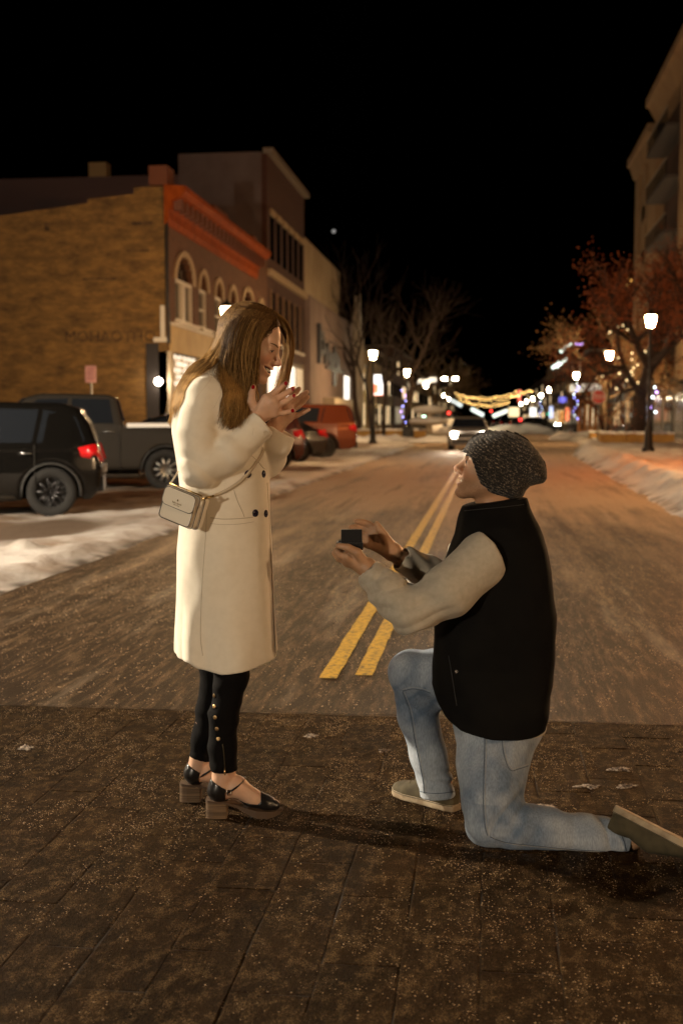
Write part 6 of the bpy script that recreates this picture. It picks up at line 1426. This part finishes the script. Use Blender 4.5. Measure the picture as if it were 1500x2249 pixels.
# fleece sleeves
fleece = mat('oat_fleece', (.50, .44, .35), .95, col2=(.42, .37, .29), scale=60, amt=.4, bump=.3, bscale=520, bdist=.0015, sheen=.2, spec=.1)
def sl_near(p):
    s = chain(p, msl, mslr, .03); e = np.exp(-(np.linalg.norm(p-C(885, 1325, DM-.2), axis=1)/.12)**2)
    w = p@np.array([.45, .2, -.87])
    s += .0068*crs(w*135+4*vnoise(p*9, 71))*e+.0045*vnoise(p*np.array([19, 19, 24]), 72)
    s += .005*crs((p@np.array([-.7, .1, .7]))*130+2.5*vnoise(p*10, 75))*np.exp(-(np.linalg.norm(p-C(840, 1285, DM-.15), axis=1)/.07)**2)
    s = smax(s, capcut(p, cM, cMd), .005)
    s = smax(s, -cone(p, cM-cMu*.03, cM+cMu*.03, mslr[-1]-.014, mslr[-1]-.008), .004)
    arm = cut2d(p, [(1038, 1160), (1062, 1172), (1085, 1192), (1102, 1222), (1110, 1250), (1106, 1276), (1094, 1296), (1082, 1308), (1060, 1340), (700, 1460), (700, 1100), (1000, 1140)], DM-.2)
    return smax(s, arm, .004)
def sl_far(p):
    s = chain(p, fsl, fslr, .03)+.006*vnoise(p*np.array([19, 19, 24]), 73)+.005*np.sin((p@np.array([.8, .2, .5]))*110)
    s = smax(s, capcut(p, cF, cFd), .005)
    return smax(s, -cone(p, cF-cFu*.03, cF+cFu*.03, fslr[-1]-.013, fslr[-1]-.008), .004)
V, F = surf(sl_near, GR(.03, .56, .004), GR(3.44, 3.78, .0045), GR(.56, 1.05, .004)); mk('sleeve', V-BM, F, fleece, man)
V, F = surf(sl_far, GR(.12, .54, .0045), GR(3.72, 4.10, .005), GR(.64, 1.05, .0045)); mk('sleeve', V-BM, F, fleece, man)
# undershirt hem
sh = loft_px([(1560, 985, 1196, .17), (1590, 990, 1197, .17), (1600, 1000, 1194, .17)], DM)
def shirt_sdf(p): return smax(loft(p, sh, 2.3, cap=False), np.maximum(C(1190, 1598, DM)[2]+.10*(C(1190, 0, DM)[0]-p[:, 0])-p[:, 2], p[:, 2]-C(1100, 1560, DM)[2]), .004)
V, F = surf(shirt_sdf, GR(.30, .70, .006), GR(3.56, 4.0, .006), GR(.30, .45, .004)); mk('undershirt', V-BM, F, mat('white_cotton', (.55, .5, .42), .9), man)
# jeans
jn = [C(1094, 1600, 3.775), C(1084, 1655, 3.715), C(1078, 1705, 3.67), C(1076, 1760, 3.63), C(1074, 1808, 3.61), C(1135, 1817, 3.60), C(1200, 1823, 3.595), C(1290, 1835, 3.59), C(1366, 1841, 3.59)]
jnr = [r*3.62/FPX for r in (97, 82, 72, 63, 53, 50, 47, 42, 39)]
jf = [C(1050, 1520, 3.85), C(970, 1482, 3.87), C(899, 1476, 3.89), C(918, 1570, 3.91), C(941, 1660, 3.92), C(961, 1742, 3.93)]; jfr = [r*3.9/FPX for r in (80, 58, 46, 43, 39, 39)]
hipc = C(1092, 1570, 3.79)
def jeans_sdf(p):
    z = p[:, 2]
    a = chain(p, jn[:5], jnr[:5], .03); b = chain(p, jn[4:], jnr[4:], .03)
    kn = np.exp(-(np.linalg.norm(p-C(1120, 1795, 3.60), axis=1)/.07)**2); an = np.exp(-(np.linalg.norm(p-C(1335, 1835, 3.58), axis=1)/.06)**2)
    wr = .009*crs((p@np.array([.75, .1, -.65]))*125+3.5*vnoise(p*9, 81))*kn+.011*crs((p@np.array([.9, .1, .35]))*110+3.5*vnoise(p*11, 82))*an
    wr += .005*vnoise(p*np.array([16, 16, 12]), 83)+.0022*vnoise(p*np.array([45, 45, 30]), 84)
    n = smin(a, b, .022)+wr
    n = smax(n, (p-C(1376, 1845, 3.59))@np.array([.97, 0, -.22]), .004)
    f = chain(p, jf, jfr, .025); kf = np.exp(-(np.linalg.norm(p-C(950, 1535, 3.88), axis=1)/.08)**2); af = np.exp(-(np.linalg.norm(p-C(965, 1720, 3.92), axis=1)/.06)**2)
    f += .009*crs((p@np.array([.6, 0, .8]))*100+3*vnoise(p*9, 85))*kf+.010*crs((p@np.array([.35, .1, .93]))*95+3*vnoise(p*11, 86))*af+.0045*vnoise(p*np.array([17, 17, 14]), 87)
    f = smax(f, C(961, 1747, 3.93)[2]+.06*(p[:, 0]-C(961, 1747, 3.93)[0])-z, .004)
    h = ell(p, hipc, (.14, .165, .11))
    return smax(smin(smin(n, f, .008), h, .05), -(z-.003), .006)
Vj, Fj = surf(jeans_sdf, GR(.12, .92, .0042), GR(3.48, 4.06, .005), GR(-.02, .83, .0042))
fade = np.clip(.5+.5*vnoise(Vj*np.array([7, 7, 5]), 91)+.25*vnoise(Vj*30, 92), 0, 1)
thigh = np.exp(-((Vj[:, 0]-C(1060, 0, 3.65)[0])/.06)**2)*.25
kn_ = np.exp(-(np.linalg.norm(Vj-C(1110, 1795, 3.58), axis=1)/.09)**2)+np.exp(-(np.linalg.norm(Vj-C(930, 1520, 3.85), axis=1)/.10)**2)
fade = np.clip(fade+thigh*(Vj[:, 2] > .15)-.35*np.maximum(0, crs((Vj@np.array([.75, .1, -.65]))*105+3*vnoise(Vj*9, 81)))*kn_, 0, 1)[:, None]
denim_c = np.array([.15, .205, .295])*(1-fade)+np.array([.54, .59, .65])*fade
denim = mat('light_denim', (.3, .36, .45), .9, attr='Col', col2=(.72, .72, .72), scale=260, amt=.5, stretch=(1, 1, .25), bump=.3, bscale=600, bdist=.0015, spec=.15)
jeans = mk('jeans', Vj-BM, Fj, denim, man, col=denim_c)
sd1 = mat('denim_seam', (.085, .11, .15), .9); sd2 = mat('denim_stitch', (.40, .38, .34), .9)
for off, m_, r_ in ((0, sd1, .0013), (4, sd2, .0006)):
    seam(jeans_sdf, [(1062+off, 1592), (1064+off, 1640), (1062+off, 1700), (1061+off, 1760), (1064+off, 1810), (1070+off, 1835)], r_, m_, 'side_seam', jeans, BM)
    seam(jeans_sdf, [(1076+off, 1838), (1110, 1850+off*.4), (1180, 1858+off*.4), (1260, 1866+off*.4), (1350, 1871+off*.4)], r_, m_, 'inner_seam', jeans, BM)
    seam(jeans_sdf, [(884+off, 1520), (899+off, 1560), (910+off, 1620), (920+off, 1670), (929+off, 1715), (931+off, 1742)], r_, m_, 'inner_seam', jeans, BM)
    seam(jeans_sdf, [(884, 1518-off), (905, 1513-off), (925, 1516-off), (945, 1522-off)], r_, m_, 'knee_seam', jeans, BM)
    seam(jeans_sdf, [(1101+off, 1606+off), (1103+off, 1640), (1110+off, 1672), (1121+off, 1692-off), (1138, 1689-off), (1160, 1682-off)], r_*.9, m_, 'pocket_stitching', jeans, BM)
    seam(jeans_sdf, [(1101, 1606+off), (1130, 1607+off), (1158, 1605+off), (1178, 1600+off)], r_*.9, m_, 'pocket_stitching', jeans, BM)
    seam(jeans_sdf, [(1006+off, 1582), (1012+off, 1594), (1030+off, 1603-off), (1056, 1607-off)], r_*.9, m_, 'pocket_stitching', jeans, BM)
seam(jeans_sdf, [(922, 1738), (945, 1742), (970, 1742), (998, 1738)], .0014, sd1, 'hem', jeans, BM)
seam(jeans_sdf, [(1352, 1806), (1362, 1830), (1370, 1850), (1374, 1868)], .0014, sd1, 'hem', jeans, BM)
# canvas shoes
olive = mat('olive_canvas', (.085, .068, .035), .9, col2=(.055, .043, .022), scale=30, bump=.4, bscale=500, bdist=.001)
rubber = mat('cream_rubber', (.44, .35, .23), .7, col2=(.26, .19, .115), scale=22, lo=.4, hi=.6)
def shoe_sdf(q, part):
    # q: x heel->toe (0..0.29), y across, z up from the sole's underside
    x = q[:, 0]; w = np.interp(x, [-.01, .0, .03, .08, .15, .21, .26, .285, .30], [.012, .022, .033, .036, .040, .048, .042, .024, .008])
    cy = np.interp(x, [0, .1, .2, .3], [0, .002, .004, -.004]); yy = np.abs(q[:, 1]-cy)
    end = np.maximum(-x-.002, x-.292)
    if part == 'sole':
        return smax(smax(yy-w, end, .006), np.maximum(-q[:, 2], q[:, 2]-.024), .003)
    h = np.interp(x, [0, .03, .075, .11, .14, .18, .22, .26, .29], [.078, .082, .074, .083, .088, .073, .058, .050, .036])
    zz = np.clip((q[:, 2]-.02)/(h-.02), 0, 1.4); wv = (w-.002)*np.sqrt(np.clip(1-zz**2.6, 0, 1))
    return smax(smax(yy-wv, end+.004, .01), np.maximum(.015-q[:, 2], q[:, 2]-h), .008)*.8
def man_shoe(o, ax, up, name_d):
    s = empty('shoe', parent=man); ax = np.array(ax); ax = ax/np.linalg.norm(ax); up = np.array(up); up = up-ax*np.dot(ax, up); up /= np.linalg.norm(up); sd_ = np.cross(up, ax)
    M = np.stack([ax, sd_, up], 1); T = lambda V: V@M.T+o-BM
    for part, m_ in (('sole', rubber), ('upper', olive)):
        V, F = surf(lambda q: shoe_sdf(q, part), GR(-.02, .31, .004), GR(-.06, .06, .004), GR(-.006, .11, .0035)); mk(part, T(V), F, m_, s)
    V = []; F = []
    for sgn in (-1, 1):
        pth = []
        for x in np.linspace(.0, .285, 22):
            w = np.interp(x, [-.01, .0, .03, .08, .15, .21, .26, .285, .30], [.012, .022, .033, .036, .040, .048, .042, .024, .008]); cy = np.interp(x, [0, .1, .2, .3], [0, .002, .004, -.004])
            pth.append((x, cy+sgn*(w+.0004), .021))
        MB().tube(T(np.array(pth)), .0012, 5).build('stripe', mat('sole_stripe', (.06, .05, .03), .7), s, True)
    for xs_ in (.085, .175):
        pth = []
        for a in np.linspace(-1.2, 1.2, 13):
            w = np.interp(xs_, [-.01, .0, .03, .08, .15, .21, .26, .285, .30], [.012, .022, .033, .036, .040, .048, .042, .024, .008])
            pth.append((xs_+.02*math.cos(a), w*.99*math.sin(a), .03+.045*math.cos(a)))
        MB().tube(T(np.array(pth)), .0012, 5).build('stitching', mat('olive_stitch', (.05, .04, .02), .9), s, True)
    return s
man_shoe(h0, (-.69, .72, 0), (0, 0, 1), 'far')
man_shoe(C(1353, 1768, 3.57), C(1510, 1848, 3.48)-C(1353, 1768, 3.57), np.array([-.45, -.12, -.88]), 'near')
# ------------------------------------------------------------------ ring box, held in his hand
BX = C(769, 1204, DM-.075)
rb = empty('ring_box', c2w(BX), YAW, label='small black ring box held open in his hands', cat='box')
velv = mat('black_velvet', (.006, .006, .007), .75, sheen=.25, bump=.3, bscale=300, bdist=.001, spec=.3)
def bx(name, x0, y0, x1, y1, da, db, m_, par, bv=.0025, tilt=0):
    a = C(x0, y1, DM-.075)-BX; b = C(x1, y0, DM-.075)-BX
    o = MB().box((a[0], da, a[2]), (b[0], db, b[2])).build(name, m_, par); bevel(o, bv); return o
base = bx('base', 739, 1190, 797, 1206, -.030, .036, velv, rb)
lid = bx('lid', 749, 1161, 795, 1190, -.030, -.010, velv, rb)
bx('cushion', 744, 1187, 792, 1191, -.008, .032, mat('dark_cushion', (.02, .02, .022), .9), rb, .001)
rp = [np.array([.0, .012, .016])+.0088*np.array([math.cos(t), 0, math.sin(t)]) for t in np.linspace(0, 2*math.pi, 25)]
rg_ = MB().tube(rp, .0011, 6).build('ring', gold, rb, True)
MB().lathe([(.0005, 0), (.0028, .003), (.0022, .0045), (.0006, .0046)], 8, (0, .012, .024)).build('diamond', mat('diamond', (.9, .9, .92), .05, trans=.6), rg_)
MB().tube([np.array([-.012, -.0305, .003]), np.array([-.009, -.0312, .003])], .0012, 6).build('clasp', mat('buckle_steel', (.35, .33, .3), .25, 1.0), rb, True)
